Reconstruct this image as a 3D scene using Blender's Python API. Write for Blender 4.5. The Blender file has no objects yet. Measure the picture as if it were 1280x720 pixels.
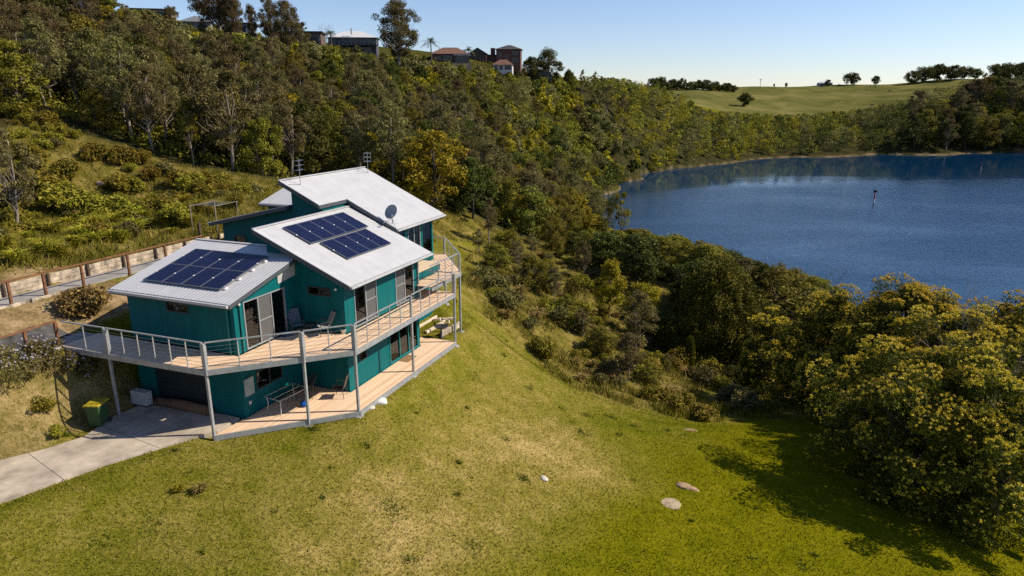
import bpy, bmesh, math, random
import numpy as np
from mathutils import Vector, Matrix
R = math.radians
C = bpy.context.scene
COL = C.collection
# ------------------------------------------------------------------ camera, sky, sun, exposure
CAM_Z = 32.0                      # lake level is z = 0
cam_d = bpy.data.cameras.new('camera'); cam = bpy.data.objects.new('camera', cam_d); COL.objects.link(cam)
cam_d.sensor_width = 36; cam_d.lens = 24.0; cam_d.clip_start = 0.5; cam_d.clip_end = 6000
cam.location = (0, 0, CAM_Z); cam.rotation_euler = (R(90-15.40), 0, 0)
C.camera = cam
SUN_EL, SUN_AZ = 39.5, 86.0       # azimuth clockwise from +y
w = bpy.data.worlds.new('World'); C.world = w; w.use_nodes = True
nt = w.node_tree; bg = nt.nodes['Background']
sky = nt.nodes.new('ShaderNodeTexSky'); sky.sky_type = 'NISHITA'; sky.sun_disc = False
sky.sun_elevation = R(SUN_EL); sky.sun_rotation = R(SUN_AZ); sky.altitude = 0; sky.air_density = 1.0; sky.dust_density = 0.1; sky.ozone_density = 3.0
tint = nt.nodes.new('ShaderNodeMix'); tint.data_type = 'RGBA'; tint.blend_type = 'MULTIPLY'; tint.inputs[0].default_value = 1.0
nt.links.new(sky.outputs[0], tint.inputs[6]); tint.inputs[7].default_value = (1.02, 1.0, 1.14, 1)      # camera white balance
nt.links.new(tint.outputs[2], bg.inputs[0]); bg.inputs[1].default_value = 0.088
sd = bpy.data.lights.new('sun', 'SUN'); sd.energy = 4.9; sd.angle = R(0.53); sd.color = (1.0, 0.90, 0.74)
so = bpy.data.objects.new('sun', sd); COL.objects.link(so)
_d = Vector((math.sin(R(SUN_AZ))*math.cos(R(SUN_EL)), math.cos(R(SUN_AZ))*math.cos(R(SUN_EL)), math.sin(R(SUN_EL))))
so.rotation_euler = _d.to_track_quat('Z', 'Y').to_euler()
vs = C.view_settings; vs.view_transform = 'Standard'; vs.look = 'None'; vs.exposure = 0.48; vs.gamma = 1.0; vs.use_curve_mapping = False
C.cycles.use_denoising = False
C.cycles.max_bounces = 6; C.cycles.transparent_max_bounces = 8; C.cycles.diffuse_bounces = 3; C.cycles.glossy_bounces = 3
C.cycles.transmission_bounces = 4; C.cycles.caustics_reflective = False; C.cycles.caustics_refractive = False

# ------------------------------------------------------------------ materials
def new_mat(name):
    m = bpy.data.materials.new(name); m.use_nodes = True
    return m, m.node_tree.nodes, m.node_tree.links, m.node_tree.nodes['Principled BSDF']
def setc(b, col, rough=0.6, metal=0.0, spec=0.4):
    b.inputs['Base Color'].default_value = (*col, 1); b.inputs['Roughness'].default_value = rough
    b.inputs['Metallic'].default_value = metal; b.inputs['Specular IOR Level'].default_value = spec
def node(n, t, **kw):
    x = n.new(t)
    for k, v in kw.items(): setattr(x, k, v)
    return x
def mixc(n, l, fac, a, b, bt='MIX'):
    x = n.new('ShaderNodeMix'); x.data_type = 'RGBA'; x.blend_type = bt
    for i, v in ((0, fac), (6, a), (7, b)):
        if isinstance(v, (int, float)): x.inputs[i].default_value = v
        elif isinstance(v, tuple): x.inputs[i].default_value = (*v, 1)
        else: l.new(v, x.inputs[i])
    return x.outputs[2]
def mth(n, l, op, a, b=None, c=None, clamp=False):
    x = n.new('ShaderNodeMath'); x.operation = op; x.use_clamp = clamp
    for i, v in enumerate((a, b, c)):
        if v is None: continue
        if isinstance(v, (int, float)): x.inputs[i].default_value = v
        else: l.new(v, x.inputs[i])
    return x.outputs[0]
def ramp(n, l, src, stops):
    x = n.new('ShaderNodeValToRGB'); e = x.color_ramp.elements
    while len(e) < len(stops): e.new(0.5)
    for q, (p, c) in zip(e, stops):
        q.position = p; q.color = (*c, 1) if len(c) == 3 else c
    l.new(src, x.inputs[0]); return x.outputs[0]
def noise(n, l, vec, scale, detail=4, rough=0.55, dist=0.0):
    x = n.new('ShaderNodeTexNoise'); x.inputs['Scale'].default_value = scale; x.inputs['Detail'].default_value = detail
    x.inputs['Roughness'].default_value = rough; x.inputs['Distortion'].default_value = dist
    if vec is not None: l.new(vec, x.inputs['Vector'])
    return x.outputs[0]
def ocoord(n): return n.new('ShaderNodeTexCoord').outputs['Object']
def wpos(n): return n.new('ShaderNodeNewGeometry').outputs['Position']
def sc(n, l, v, s):
    x = n.new('ShaderNodeVectorMath'); x.operation = 'MULTIPLY'; l.new(v, x.inputs[0]); x.inputs[1].default_value = s; return x.outputs[0]
def bump(n, l, b, h, strength, dist):
    x = n.new('ShaderNodeBump'); x.inputs['Strength'].default_value = strength; x.inputs['Distance'].default_value = dist
    l.new(h, x.inputs['Height']); l.new(x.outputs[0], b.inputs['Normal']); return x
_M = {}
def plain(name, col, rough=0.6, metal=0.0, var=0.12, scale=3.0, bmp=0.0, spec=0.4):
    """paint, metal, timber...: a base colour with large and fine uneven wear"""
    if name in _M: return _M[name]
    m, n, l, b = new_mat(name); setc(b, col, rough, metal, spec)
    oc = ocoord(n)
    f = noise(n, l, oc, scale, 5, 0.65)
    lo = tuple(c*(1-var*1.6) for c in col); hi = tuple(min(1, c*(1+var)) for c in col)
    l.new(ramp(n, l, f, [(0.3, lo), (0.7, hi)]), b.inputs['Base Color'])
    g = noise(n, l, oc, scale*6, 3)
    l.new(mth(n, l, 'MULTIPLY_ADD', g, 0.25, rough-0.12), b.inputs['Roughness'])
    if bmp: bump(n, l, b, g, bmp, 0.02)
    _M[name] = m; return m
def teal_mat():
    m, n, l, b = new_mat('teal_cladding'); setc(b, (0.0, 0.2, 0.18), 0.55, 0, 0.15)
    oc = ocoord(n); sx = n.new('ShaderNodeSeparateXYZ'); l.new(oc, sx.inputs[0])
    t = mth(n, l, 'ADD', sx.outputs[0], sx.outputs[1])
    # vertical board grooves every 0.15 m
    fr = mth(n, l, 'FRACT', mth(n, l, 'MULTIPLY', t, 1/0.15))
    gr = mth(n, l, 'LESS_THAN', mth(n, l, 'ABSOLUTE', mth(n, l, 'SUBTRACT', fr, 0.5)), 0.07)
    f = noise(n, l, sc(n, l, oc, (2.5, 2.5, 0.5)), 1.2, 5, 0.6)
    base = ramp(n, l, f, [(0.3, (0.0005, 0.092, 0.098)), (0.7, (0.001, 0.120, 0.126))])
    bi = mth(n, l, 'FLOOR', mth(n, l, 'MULTIPLY', t, 1/0.15))
    wn = n.new('ShaderNodeTexWhiteNoise'); wn.noise_dimensions = '1D'; l.new(bi, wn.inputs['W'])
    base = mixc(n, l, mth(n, l, 'MULTIPLY', wn.outputs[0], 0.35), base, (0.0005, 0.07, 0.075))
    l.new(base, b.inputs['Base Color'])
    st = noise(n, l, sc(n, l, oc, (5, 5, 0.25)), 1.0, 5, 0.7)
    base2 = mixc(n, l, ramp(n, l, st, [(0.52, (0, 0, 0)), (0.78, (0.35,)*3)]), base, (0.05, 0.13, 0.125))
    l.new(base2, b.inputs['Base Color'])
    h = mth(n, l, 'SUBTRACT', 1.0, gr); bump(n, l, b, h, 0.9, 0.012)
    return m
def roof_mat(name, col, axis, rough=0.38):
    m, n, l, b = new_mat(name); setc(b, col, rough, 0.0, 0.5)
    oc = ocoord(n); sx = n.new('ShaderNodeSeparateXYZ'); l.new(oc, sx.inputs[0])
    t = sx.outputs[axis]
    sheet = mth(n, l, 'FLOOR', mth(n, l, 'MULTIPLY', t, 1/0.76))
    wn = n.new('ShaderNodeTexWhiteNoise'); wn.noise_dimensions = '1D'; l.new(sheet, wn.inputs['W'])
    lap = mth(n, l, 'LESS_THAN', mth(n, l, 'FRACT', mth(n, l, 'MULTIPLY', t, 1/0.76)), 0.035)
    f = noise(n, l, sc(n, l, oc, (1.6, 1.6, 1.0)), 0.8, 5, 0.65)
    c1 = ramp(n, l, f, [(0.3, tuple(c*0.86 for c in col)), (0.7, col)])
    c2 = mixc(n, l, mth(n, l, 'MULTIPLY', wn.outputs[0], 0.10), c1, tuple(c*0.7 for c in col))
    dst = noise(n, l, sc(n, l, oc, (6.0, 0.5, 1.0) if axis == 0 else (0.5, 6.0, 1.0)), 1.0, 6, 0.7)
    c2 = mixc(n, l, ramp(n, l, dst, [(0.5, (0, 0, 0)), (0.8, (0.45,)*3)]), c2, tuple(c*0.72 for c in col))
    c3 = mixc(n, l, mth(n, l, 'MULTIPLY', lap, 0.4), c2, tuple(c*0.5 for c in col))
    l.new(c3, b.inputs['Base Color'])
    return m
def deck_mat(name, axis, pitch=0.14, c0=(0.58, 0.38, 0.225), c1=(0.79, 0.575, 0.40)):
    m, n, l, b = new_mat(name); setc(b, c1, 0.65)
    oc = ocoord(n); sx = n.new('ShaderNodeSeparateXYZ'); l.new(oc, sx.inputs[0])
    t = mth(n, l, 'MULTIPLY', sx.outputs[axis], 1/pitch)
    idx = mth(n, l, 'FLOOR', t); fr = mth(n, l, 'FRACT', t)
    gap = mth(n, l, 'LESS_THAN', fr, 0.06)
    wn = n.new('ShaderNodeTexWhiteNoise'); wn.noise_dimensions = '1D'; l.new(idx, wn.inputs['W'])
    s = (0.6, 9, 1) if axis == 1 else (9, 0.6, 1)
    f = noise(n, l, sc(n, l, oc, s), 2.0, 6, 0.65)
    v = mth(n, l, 'ADD', mth(n, l, 'MULTIPLY', wn.outputs[0], 0.5), mth(n, l, 'MULTIPLY', f, 0.6))
    col = ramp(n, l, v, [(0.2, c0), (0.85, c1)])
    w2 = noise(n, l, oc, 0.5, 4, 0.6)
    col = mixc(n, l, ramp(n, l, w2, [(0.45, (0, 0, 0)), (0.75, (0.5, 0.5, 0.5))]), col, (0.62, 0.48, 0.35))
    l.new(mixc(n, l, mth(n, l, 'MULTIPLY', gap, 0.6), col, (0.06, 0.04, 0.025)), b.inputs['Base Color'])
    bump(n, l, b, mth(n, l, 'SUBTRACT', f, mth(n, l, 'MULTIPLY', gap, 2.0)), 0.3, 0.01)
    return m
def glass_mat(name='window_glass', tint=(0.42, 0.46, 0.46), ior=1.6):
    m, n, l, b = new_mat(name)
    n.remove(b)
    tr = n.new('ShaderNodeBsdfTransparent'); tr.inputs[0].default_value = (*tint, 1)
    gl = n.new('ShaderNodeBsdfGlossy'); gl.inputs['Roughness'].default_value = 0.02; gl.inputs[0].default_value = (0.9, 0.95, 1, 1)
    fr = n.new('ShaderNodeFresnel'); fr.inputs[0].default_value = ior
    bf = n.new('ShaderNodeNewGeometry').outputs['Backfacing']
    mx = n.new('ShaderNodeMixShader'); l.new(mth(n, l, 'MULTIPLY', fr.outputs[0], mth(n, l, 'SUBTRACT', 1.0, bf)), mx.inputs[0]); l.new(tr.outputs[0], mx.inputs[1]); l.new(gl.outputs[0], mx.inputs[2])
    l.new(mx.outputs[0], n['Material Output'].inputs[0]); return m
def pv_mat():
    """blue monocrystalline cells with fine white busbar gaps, laid out in the panel's own x (width) and y (length)"""
    m, n, l, b = new_mat('solar_cells'); setc(b, (0.008, 0.012, 0.075), 0.3, 0, 0.12)
    oc = ocoord(n); sx = n.new('ShaderNodeSeparateXYZ'); l.new(oc, sx.inputs[0])
    def line(o, p, wd):
        fr = mth(n, l, 'FRACT', mth(n, l, 'MULTIPLY', o, 1/p))
        return mth(n, l, 'LESS_THAN', mth(n, l, 'ABSOLUTE', mth(n, l, 'SUBTRACT', fr, 0.5)), wd)
    g = mth(n, l, 'MAXIMUM', line(sx.outputs[0], 0.160, 0.035), line(sx.outputs[1], 0.160, 0.035))
    wn = n.new('ShaderNodeTexWhiteNoise'); wn.noise_dimensions = '3D'
    sn = n.new('ShaderNodeVectorMath'); sn.operation = 'SNAP'; l.new(oc, sn.inputs[0]); sn.inputs[1].default_value = (0.16, 0.16, 10)
    l.new(sn.outputs[0], wn.inputs['Vector'])
    c = mixc(n, l, wn.outputs[0], (0.002, 0.003, 0.020), (0.004, 0.006, 0.036))
    l.new(mixc(n, l, mth(n, l, 'MULTIPLY', g, 0.40), c, (0.10, 0.12, 0.24)), b.inputs['Base Color'])
    b.inputs['Coat Weight'].default_value = 0.03; b.inputs['Coat Roughness'].default_value = 0.05
    return m
def leaf_mat(name, c0, c1, c2=None, trans=0.22, obj_var=0.5, rough=0.55):
    """leaf colour: per-leaf variation, per-tree variation and a slow drift through the crown"""
    if name in _M: return _M[name]
    m, n, l, b = new_mat(name)
    geo = n.new('ShaderNodeNewGeometry'); oi = n.new('ShaderNodeObjectInfo')
    k = mth(n, l, 'ADD', mth(n, l, 'MULTIPLY', geo.outputs['Random Per Island'], 0.55), mth(n, l, 'MULTIPLY', noise(n, l, geo.outputs['Position'], 0.55, 3), 0.55))
    col = ramp(n, l, k, [(0.25, c0), (0.62, c1), (0.95, c2 or c1)])
    hsv = n.new('ShaderNodeHueSaturation'); l.new(col, hsv.inputs['Color'])
    l.new(mth(n, l, 'MULTIPLY_ADD', oi.outputs['Random'], 0.05*obj_var*2, 0.5-0.05*obj_var), hsv.inputs['Hue'])
    at_ = n.new('ShaderNodeAttribute'); at_.attribute_name = 'tint'
    l.new(mth(n, l, 'ADD', mth(n, l, 'MULTIPLY_ADD', oi.outputs['Random'], 0.7*obj_var, 1-0.3*obj_var), at_.outputs['Fac']), hsv.inputs['Value'])
    l.new(hsv.outputs[0], b.inputs['Base Color']); b.inputs['Roughness'].default_value = rough; b.inputs['Specular IOR Level'].default_value = 0.08
    tl = n.new('ShaderNodeBsdfTranslucent'); l.new(hsv.outputs[0], tl.inputs[0])
    mx = n.new('ShaderNodeMixShader'); mx.inputs[0].default_value = trans
    l.new(b.outputs[0], mx.inputs[1]); l.new(tl.outputs[0], mx.inputs[2]); l.new(mx.outputs[0], n['Material Output'].inputs[0])
    _M[name] = m; return m
def bark_mat(name, c0, c1):
    if name in _M: return _M[name]
    m, n, l, b = new_mat(name); setc(b, c0, 0.85)
    f = noise(n, l, sc(n, l, ocoord(n), (6, 6, 1.2)), 1.5, 5, 0.7)
    l.new(ramp(n, l, f, [(0.35, c0), (0.65, c1)]), b.inputs['Base Color']); bump(n, l, b, f, 0.5, 0.03)
    _M[name] = m; return m

# ------------------------------------------------------------------ mesh building
def mesh_np(name, verts, faces_flat, starts, mats, smooth=False, mat_idx=None):
    me = bpy.data.meshes.new(name)
    verts = np.asarray(verts, np.float32)
    me.vertices.add(len(verts)); me.vertices.foreach_set('co', verts.ravel())
    me.loops.add(len(faces_flat)); me.loops.foreach_set('vertex_index', np.asarray(faces_flat, np.int32))
    me.polygons.add(len(starts)); me.polygons.foreach_set('loop_start', np.asarray(starts, np.int32))
    if mat_idx is not None: me.polygons.foreach_set('material_index', np.asarray(mat_idx, np.int32))
    me.polygons.foreach_set('use_smooth', np.full(len(starts), bool(smooth)))
    for m in (mats if isinstance(mats, (list, tuple)) else [mats]): me.materials.append(m)
    me.update(calc_edges=True); me.validate()
    return me
class MB:
    def __init__(s): s.v = []; s.f = []; s.mi = []
    def add(s, vs, fs, mi=0):
        o = len(s.v); s.v += [tuple(p) for p in vs]; s.f += [tuple(i+o for i in f) for f in fs]; s.mi += [mi]*len(fs); return s
    def box(s, x0, x1, y0, y1, z0, z1, mi=0):
        return s.add([(x0,y0,z0),(x1,y0,z0),(x1,y1,z0),(x0,y1,z0),(x0,y0,z1),(x1,y0,z1),(x1,y1,z1),(x0,y1,z1)],
                     [(0,3,2,1),(4,5,6,7),(0,1,5,4),(1,2,6,5),(2,3,7,6),(3,0,4,7)], mi)
    def bar(s, a, b, wd, ht=None, mi=0, up=(0,0,1)):
        a = Vector(a); b = Vector(b); d = (b-a).normalized(); ht = ht or wd
        u = Vector(up); 
        if abs(d.dot(u)) > 0.99: u = Vector((0,1,0))
        x = d.cross(u).normalized(); y = x.cross(d).normalized()
        vs = []
        for p in (a, b):
            for sx, sy in ((-1,-1),(1,-1),(1,1),(-1,1)): vs.append(p + x*(sx*wd/2) + y*(sy*ht/2))
        return s.add(vs, [(0,1,2,3),(7,6,5,4),(0,4,5,1),(1,5,6,2),(2,6,7,3),(3,7,4,0)], mi)
    def tube(s, pts, rad, n=6, mi=0, cap=True):
        pts = [Vector(p) for p in pts]; rad = rad if hasattr(rad, '__len__') else [rad]*len(pts)
        o = len(s.v); ref = Vector((0.3, 0.9, 0.2))
        for i, p in enumerate(pts):
            d = (pts[min(i+1, len(pts)-1)] - pts[max(i-1, 0)]).normalized()
            r0 = ref if abs(d.dot(ref.normalized())) < 0.95 else Vector((1,0,0))
            x = d.cross(r0).normalized(); y = d.cross(x)
            for k in range(n):
                a = 2*math.pi*k/n; s.v.append(tuple(p + (x*math.cos(a)+y*math.sin(a))*rad[i]))
        for i in range(len(pts)-1):
            for k in range(n):
                a = o+i*n+k; b_ = o+i*n+(k+1)%n; s.f.append((a, b_, b_+n, a+n)); s.mi.append(mi)
        if cap:
            s.f.append(tuple(o+k for k in range(n))[::-1]); s.mi.append(mi)
            s.f.append(tuple(o+(len(pts)-1)*n+k for k in range(n))); s.mi.append(mi)
        return s
    def prism(s, poly, z0, z1, mi=0):
        n = len(poly)
        z0f = z0 if callable(z0) else (lambda x, y: z0); z1f = z1 if callable(z1) else (lambda x, y: z1)
        vs = [(x, y, z0f(x, y)) for x, y in poly] + [(x, y, z1f(x, y)) for x, y in poly]
        return s.add(vs, [tuple(range(n))[::-1], tuple(range(n, 2*n))] + [(i, (i+1)%n, (i+1)%n+n, i+n) for i in range(n)], mi)
    def lathe(s, prof, n=16, mi=0, c=(0,0,0)):
        o = len(s.v)
        for r, z in prof:
            for k in range(n):
                a = 2*math.pi*k/n; s.v.append((c[0]+r*math.cos(a), c[1]+r*math.sin(a), c[2]+z))
        for i in range(len(prof)-1):
            for k in range(n):
                a = o+i*n+k; b = o+i*n+(k+1)%n; s.f.append((a, b, b+n, a+n)); s.mi.append(mi)
        s.f.append(tuple(o+k for k in range(n))[::-1]); s.mi.append(mi)
        s.f.append(tuple(o+(len(prof)-1)*n+k for k in range(n))); s.mi.append(mi)
        return s
    def mesh(s, name, mats, smooth=False, bevel=0):
        me = bpy.data.meshes.new(name); me.from_pydata(s.v, [], s.f)
        for m in (mats if isinstance(mats, (list, tuple)) else [mats]): me.materials.append(m)
        me.polygons.foreach_set('material_index', s.mi); me.polygons.foreach_set('use_smooth', [smooth]*len(s.f))
        if bevel:
            b = bmesh.new(); b.from_mesh(me); bmesh.ops.recalc_face_normals(b, faces=b.faces)
            bmesh.ops.bevel(b, geom=b.edges[:], offset=bevel, segments=1, affect='EDGES', clamp_overlap=True); b.to_mesh(me); b.free()
        else:
            b = bmesh.new(); b.from_mesh(me); bmesh.ops.recalc_face_normals(b, faces=b.faces); b.to_mesh(me); b.free()
        me.update(); return me
    def build(s, name, mats, parent=None, **kw): return link(name, s.mesh(name, mats, **kw), parent)
def link(name, me, parent=None):
    o = bpy.data.objects.new(name, me); COL.objects.link(o)
    if parent: o.parent = parent
    return o
def tag(o, label=None, cat=None, group=None, kind=None):
    if label: o['label'] = label
    if cat: o['category'] = cat
    if group: o['group'] = group
    if kind: o['kind'] = kind
    return o
def empty(name, loc, rz=0.0):
    o = bpy.data.objects.new(name, None); COL.objects.link(o); o.location = loc; o.rotation_euler = (0, 0, rz); o.empty_display_size = 0.1; return o
def copy_tree(root, kids, loc, rz=0.0, s=1.0):
    r = root.copy(); COL.objects.link(r); r.location = loc; r.rotation_euler = (0, 0, rz); r.scale = (s, s, s) if not hasattr(s, '__len__') else s
    for k in kids:
        c = k.copy(); COL.objects.link(c); c.parent = r
        for g in k.children:
            d = g.copy(); COL.objects.link(d); d.parent = c
    return r

# ------------------------------------------------------------------ house frame: u along the lake front, v to its left, z from the upper deck
AL = R(21.52); HO = np.array([-6.43, 26.366, 22.113])
HU = np.array([math.sin(AL), math.cos(AL)]); HV = np.array([-math.cos(AL), math.sin(AL)])
HROT = math.pi/2 - AL
def hw(u, v, z=0.0): return (HO[0]+HU[0]*u+HV[0]*v, HO[1]+HU[1]*u+HV[1]*v, HO[2]+z)
#@TERRAIN
CTRL = np.array([(-16.33,25.91,19.43),(-11.66,24.17,19.31),(-8.28,25.48,19.16),(-6.43,26.37,19.09),(-4.72,30.70,18.91),(-3.03,34.99,18.46),(-2.88,37.01,19.11),(-12.86,26.43,19.31),(-8.49,29.33,19.16),(-6.65,33.98,19.16),(-4.72,36.98,19.31),(-4.62,39.41,19.51),(-3.72,41.42,19.11),(-5.65,41.97,20.51),(-15.82,28.46,19.81),(-15.56,32.11,21.81),(-16.32,36.72,22.81),(-12.80,37.48,22.51),(-15.42,41.73,23.11),(-11.33,41.20,23.01),(-8.74,42.32,22.31),(-9.50,45.85,23.31),(-19.74,24.52,22.06),(-18.91,26.34,22.01),(-20.71,22.32,22.01),(-20.17,25.87,22.06),(-21.36,23.12,22.06),(-18.97,28.09,22.01),(-17.96,29.84,21.91),(-21.39,27.96,22.61),(-22.49,25.17,22.61),(-20.10,30.68,22.56),(-18.44,32.71,22.51),(-22.78,28.51,23.11),(-21.22,32.20,23.11),(-19.67,36.96,23.11),(-18.48,40.79,23.11),(-24.25,24.79,23.11),(-24.27,29.10,23.11),(-22.07,34.68,23.11),(-20.05,40.34,23.11),(-26.10,24.45,23.11),(-25.57,28.54,23.81),(-23.73,33.19,23.81),(-21.81,38.88,23.71),(-18.77,44.13,23.31),(-20.83,47.09,23.71),(-21.42,53.78,24.71),(-18.68,22.28,19.39),(-17.57,23.18,19.39),(-16.97,24.18,19.39),(-17.47,25.35,19.61),(-20.70,20.17,19.39),(-18.68,24.21,20.81),(-20.06,21.53,20.76),(-16.65,19.54,19.39),(-14.62,21.96,19.39),(-19.20,17.43,19.39),(-22.53,15.52,19.39),(-25.32,16.62,20.91),(-7.75,17.62,18.10),(0.00,19.26,16.80),(9.43,21.42,15.10),(20.97,23.82,13.20),(-14.72,16.73,18.80),(0.00,24.69,17.10),(6.75,25.60,15.40),(13.96,33.57,13.70),(-2.94,28.68,18.00),(-0.88,34.82,17.40),(19.36,37.44,12.40),(4.35,43.00,13.39),(8.37,41.00,12.84),(12.33,40.00,12.19),(-2.22,45.00,17.30),(1.23,50.00,15.67),(3.73,50.00,13.71),(0.00,64.00,15.17),(-3.73,78.00,15.35),(-4.73,60.00,16.22),(8.21,55.00,11.88),(11.76,52.00,10.90),(8.10,66.00,11.30),(20.18,62.00,7.67),(23.83,52.00,8.06),(29.33,48.00,9.90),(35.97,46.00,9.54),(18.79,31.00,13.29),(69.63,87.48,0.00),(63.99,96.07,0.00),(55.09,102.01,0.00),(45.67,110.08,0.00),(38.00,120.55,0.00),(32.37,134.43,0.00),(28.41,153.42,0.00),(26.24,177.02,0.00),(24.82,202.40,0.00),(27.68,233.80,0.00),(41.85,276.16,0.00),(56.44,303.42,0.00),(77.11,332.43,0.00),(98.84,355.72,0.00),(132.60,382.41,0.00),(166.90,401.54,0.00),(224.22,422.63,0.00),(279.12,432.35,0.00),(326.43,435.69,0.00),(90.36,116.15,-5.00),(82.54,134.43,-5.00),(68.24,158.97,-5.00),(59.48,193.67,-5.00),(235.79,317.28,-5.00),(160.56,300.13,-5.00),(102.80,284.70,-5.00),(63.31,258.04,-5.00),(20.00,75.00,11.00),(28.00,95.00,6.00),(45.00,60.00,9.00),(70.00,70.00,3.00),(30.00,35.00,11.50),(45.00,30.00,8.00),(60.00,20.00,3.00),(80.00,0.00,-3.00),(95.00,40.00,-5.00),(14.00,110.00,8.00),(10.00,150.00,8.00),(25.00,140.00,2.00),(-38.16,50.00,21.94),(-36.88,58.00,23.10),(-32.02,62.00,23.22),(-28.53,66.00,23.82),(-25.33,70.00,23.56),(-43.17,58.00,25.82),(-42.18,68.00,27.85),(-35.65,70.00,25.74),(-52.46,72.00,30.02),(-48.78,74.00,30.37),(-34.26,76.00,25.64),(-21.78,85.00,22.45),(-11.59,82.00,19.42),(-8.89,95.00,19.66),(-4.48,95.00,16.87),(-37.05,105.00,29.11),(-54.44,110.00,33.78),(-68.67,110.00,37.31),(-28.20,130.00,26.98),(-12.91,140.00,21.88),(0.00,140.00,15.45),(11.27,160.00,9.35),(-87.37,125.00,47.12),(-82.68,140.00,48.22),(-81.63,152.00,48.53),(-74.87,170.00,47.68),(-63.33,185.00,47.15),(-47.74,215.00,45.55),(-35.60,228.00,42.52),(-18.73,240.00,43.58),(-4.44,265.00,42.54),(13.02,290.00,38.56),(38.26,340.00,36.76),(71.03,420.00,35.15),(111.56,520.00,33.08),(-17.15,190.00,33.01),(0.00,215.00,26.08),(15.56,225.00,15.73),(26.41,290.00,24.01),(43.31,290.00,14.30),(67.39,370.00,21.81),(105.37,400.00,12.08),(-130.00,150.00,54.00),(-110.00,220.00,52.00),(-60.00,260.00,50.00),(-30.00,320.00,47.00),(0.00,380.00,46.00),(40.00,480.00,45.00),(-300.00,300.00,57.00),(-200.00,600.00,57.00),(0.00,700.00,48.00),(-150.00,60.00,50.00),(-110.00,100.00,47.00),(-80.00,20.00,38.00),(-60.00,-20.00,30.00),(-30.00,0.00,23.00),(-200.00,0.00,52.00),(112.36,470.00,19.06),(147.99,500.00,18.23),(189.42,520.00,17.68),(245.66,540.00,18.92),(294.00,540.00,24.27),(340.94,540.00,36.05),(395.03,540.00,39.56),(204.83,700.00,41.80),(145.45,680.00,40.79),(266.34,740.00,43.96),(307.64,760.00,45.10),(392.75,760.00,47.56),(447.98,740.00,52.72),(501.94,700.00,53.10),(181.52,440.00,9.11),(236.93,450.00,10.60),(299.62,470.00,19.06),(347.56,470.00,20.09),(176.41,600.00,29.98),(260.54,640.00,29.84),(332.52,640.00,32.63),(300.00,1000.00,34.00),(0.00,1000.00,40.00),(600.00,1000.00,37.00),(-400.00,1000.00,42.00),(700.00,500.00,42.00),(600.00,300.00,2.00),(800.00,800.00,42.00),(20.00,-30.00,10.00),(-5.00,-20.00,18.00),(60.00,-40.00,-4.00),(120.00,100.00,-6.00),(200.00,60.00,-6.00),(250.00,250.00,-6.00),(400.00,380.00,4.00)])
def _mq(d): return np.sqrt(d*d + 0.02**2)
def _fit(L):
    s = 100.0; n = len(L); d = np.hypot(L[:,None,0]-L[None,:,0], L[:,None,1]-L[None,:,1])/s
    K = -_mq(d) + 0*np.eye(n); P = np.c_[np.ones(n), L[:,:2]/s]
    A = np.block([[K, P], [P.T, np.zeros((3,3))]]); return np.linalg.solve(A, np.r_[L[:,2], 0, 0, 0])
_W = _fit(CTRL)
def in_poly(x, y, poly):
    x = np.asarray(x); y = np.asarray(y); c = np.zeros(x.shape, bool); n = len(poly)
    for i in range(n):
        x1, y1 = poly[i]; x2, y2 = poly[(i+1)%n]
        m = ((y1 > y) != (y2 > y)); xi = (x2-x1)*(y-y1)/((y2-y1) or 1e-9)+x1; c ^= m & (x < xi)
    return c
def poly_dist(x, y, poly):
    """distance to the outline (0 inside)"""
    best = np.full(np.shape(x), 1e9)
    n = len(poly)
    for i in range(n):
        a = np.array(poly[i]); b = np.array(poly[(i+1)%n]); d = b-a
        t = np.clip(((x-a[0])*d[0]+(y-a[1])*d[1])/(d@d), 0, 1)
        best = np.minimum(best, np.hypot(x-a[0]-t*d[0], y-a[1]-t*d[1]))
    return np.where(in_poly(x, y, poly), 0, best)
def hpoly(pts): return [hw(u, v)[:2] for u, v in pts]
DRIVE = [(-2.4, 9.0), (-4.2, 9.15), (-5.9, 8.65), (-7.05, 9.05), (-8.3, 9.8), (-11.3, 11.8), (-15.5, 15.2), (-17.6, 12.6), (-13.4, 8.9), (-10.1, 7.0), (-7.1, 6.0), (-4.3, 4.6), (-3.6, 4.2), (-2.4, 4.2)]
CLAMPS = [ (hpoly(DRIVE), -2.80, 0.8),
           (hpoly([(-3.95,4.0),(0,0),(9.27,0),(9.27,2),(8.2,8),(1.5,9.7),(-2.3,9.7),(-2.3,4)]), -3.0, 0.9),
           (hpoly([(9.3,.7),(12.6,.7),(12.9,3.3),(9.3,3.3)]), -2.85, 0.8),
           (hpoly([(-12.5,11.7),(-2.4,11.5),(-2.4,12.75),(-12.5,12.8)]), -0.06, 0.5),
           (hpoly([(-13,15.95),(10.5,15.95),(10.5,17.6),(-13,17.6)]), 0.97, 0.35) ]
def _hash_noise(x, y, seed=0):
    rs = np.random.RandomState(seed); h = 0
    for k in range(10):
        a = rs.uniform(0, 2*np.pi); f = rs.uniform(0.6, 1.6); h = h + np.sin((x*np.cos(a)+y*np.sin(a))*f + rs.uniform(0, 6.28))
    return h/10**0.5
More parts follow.
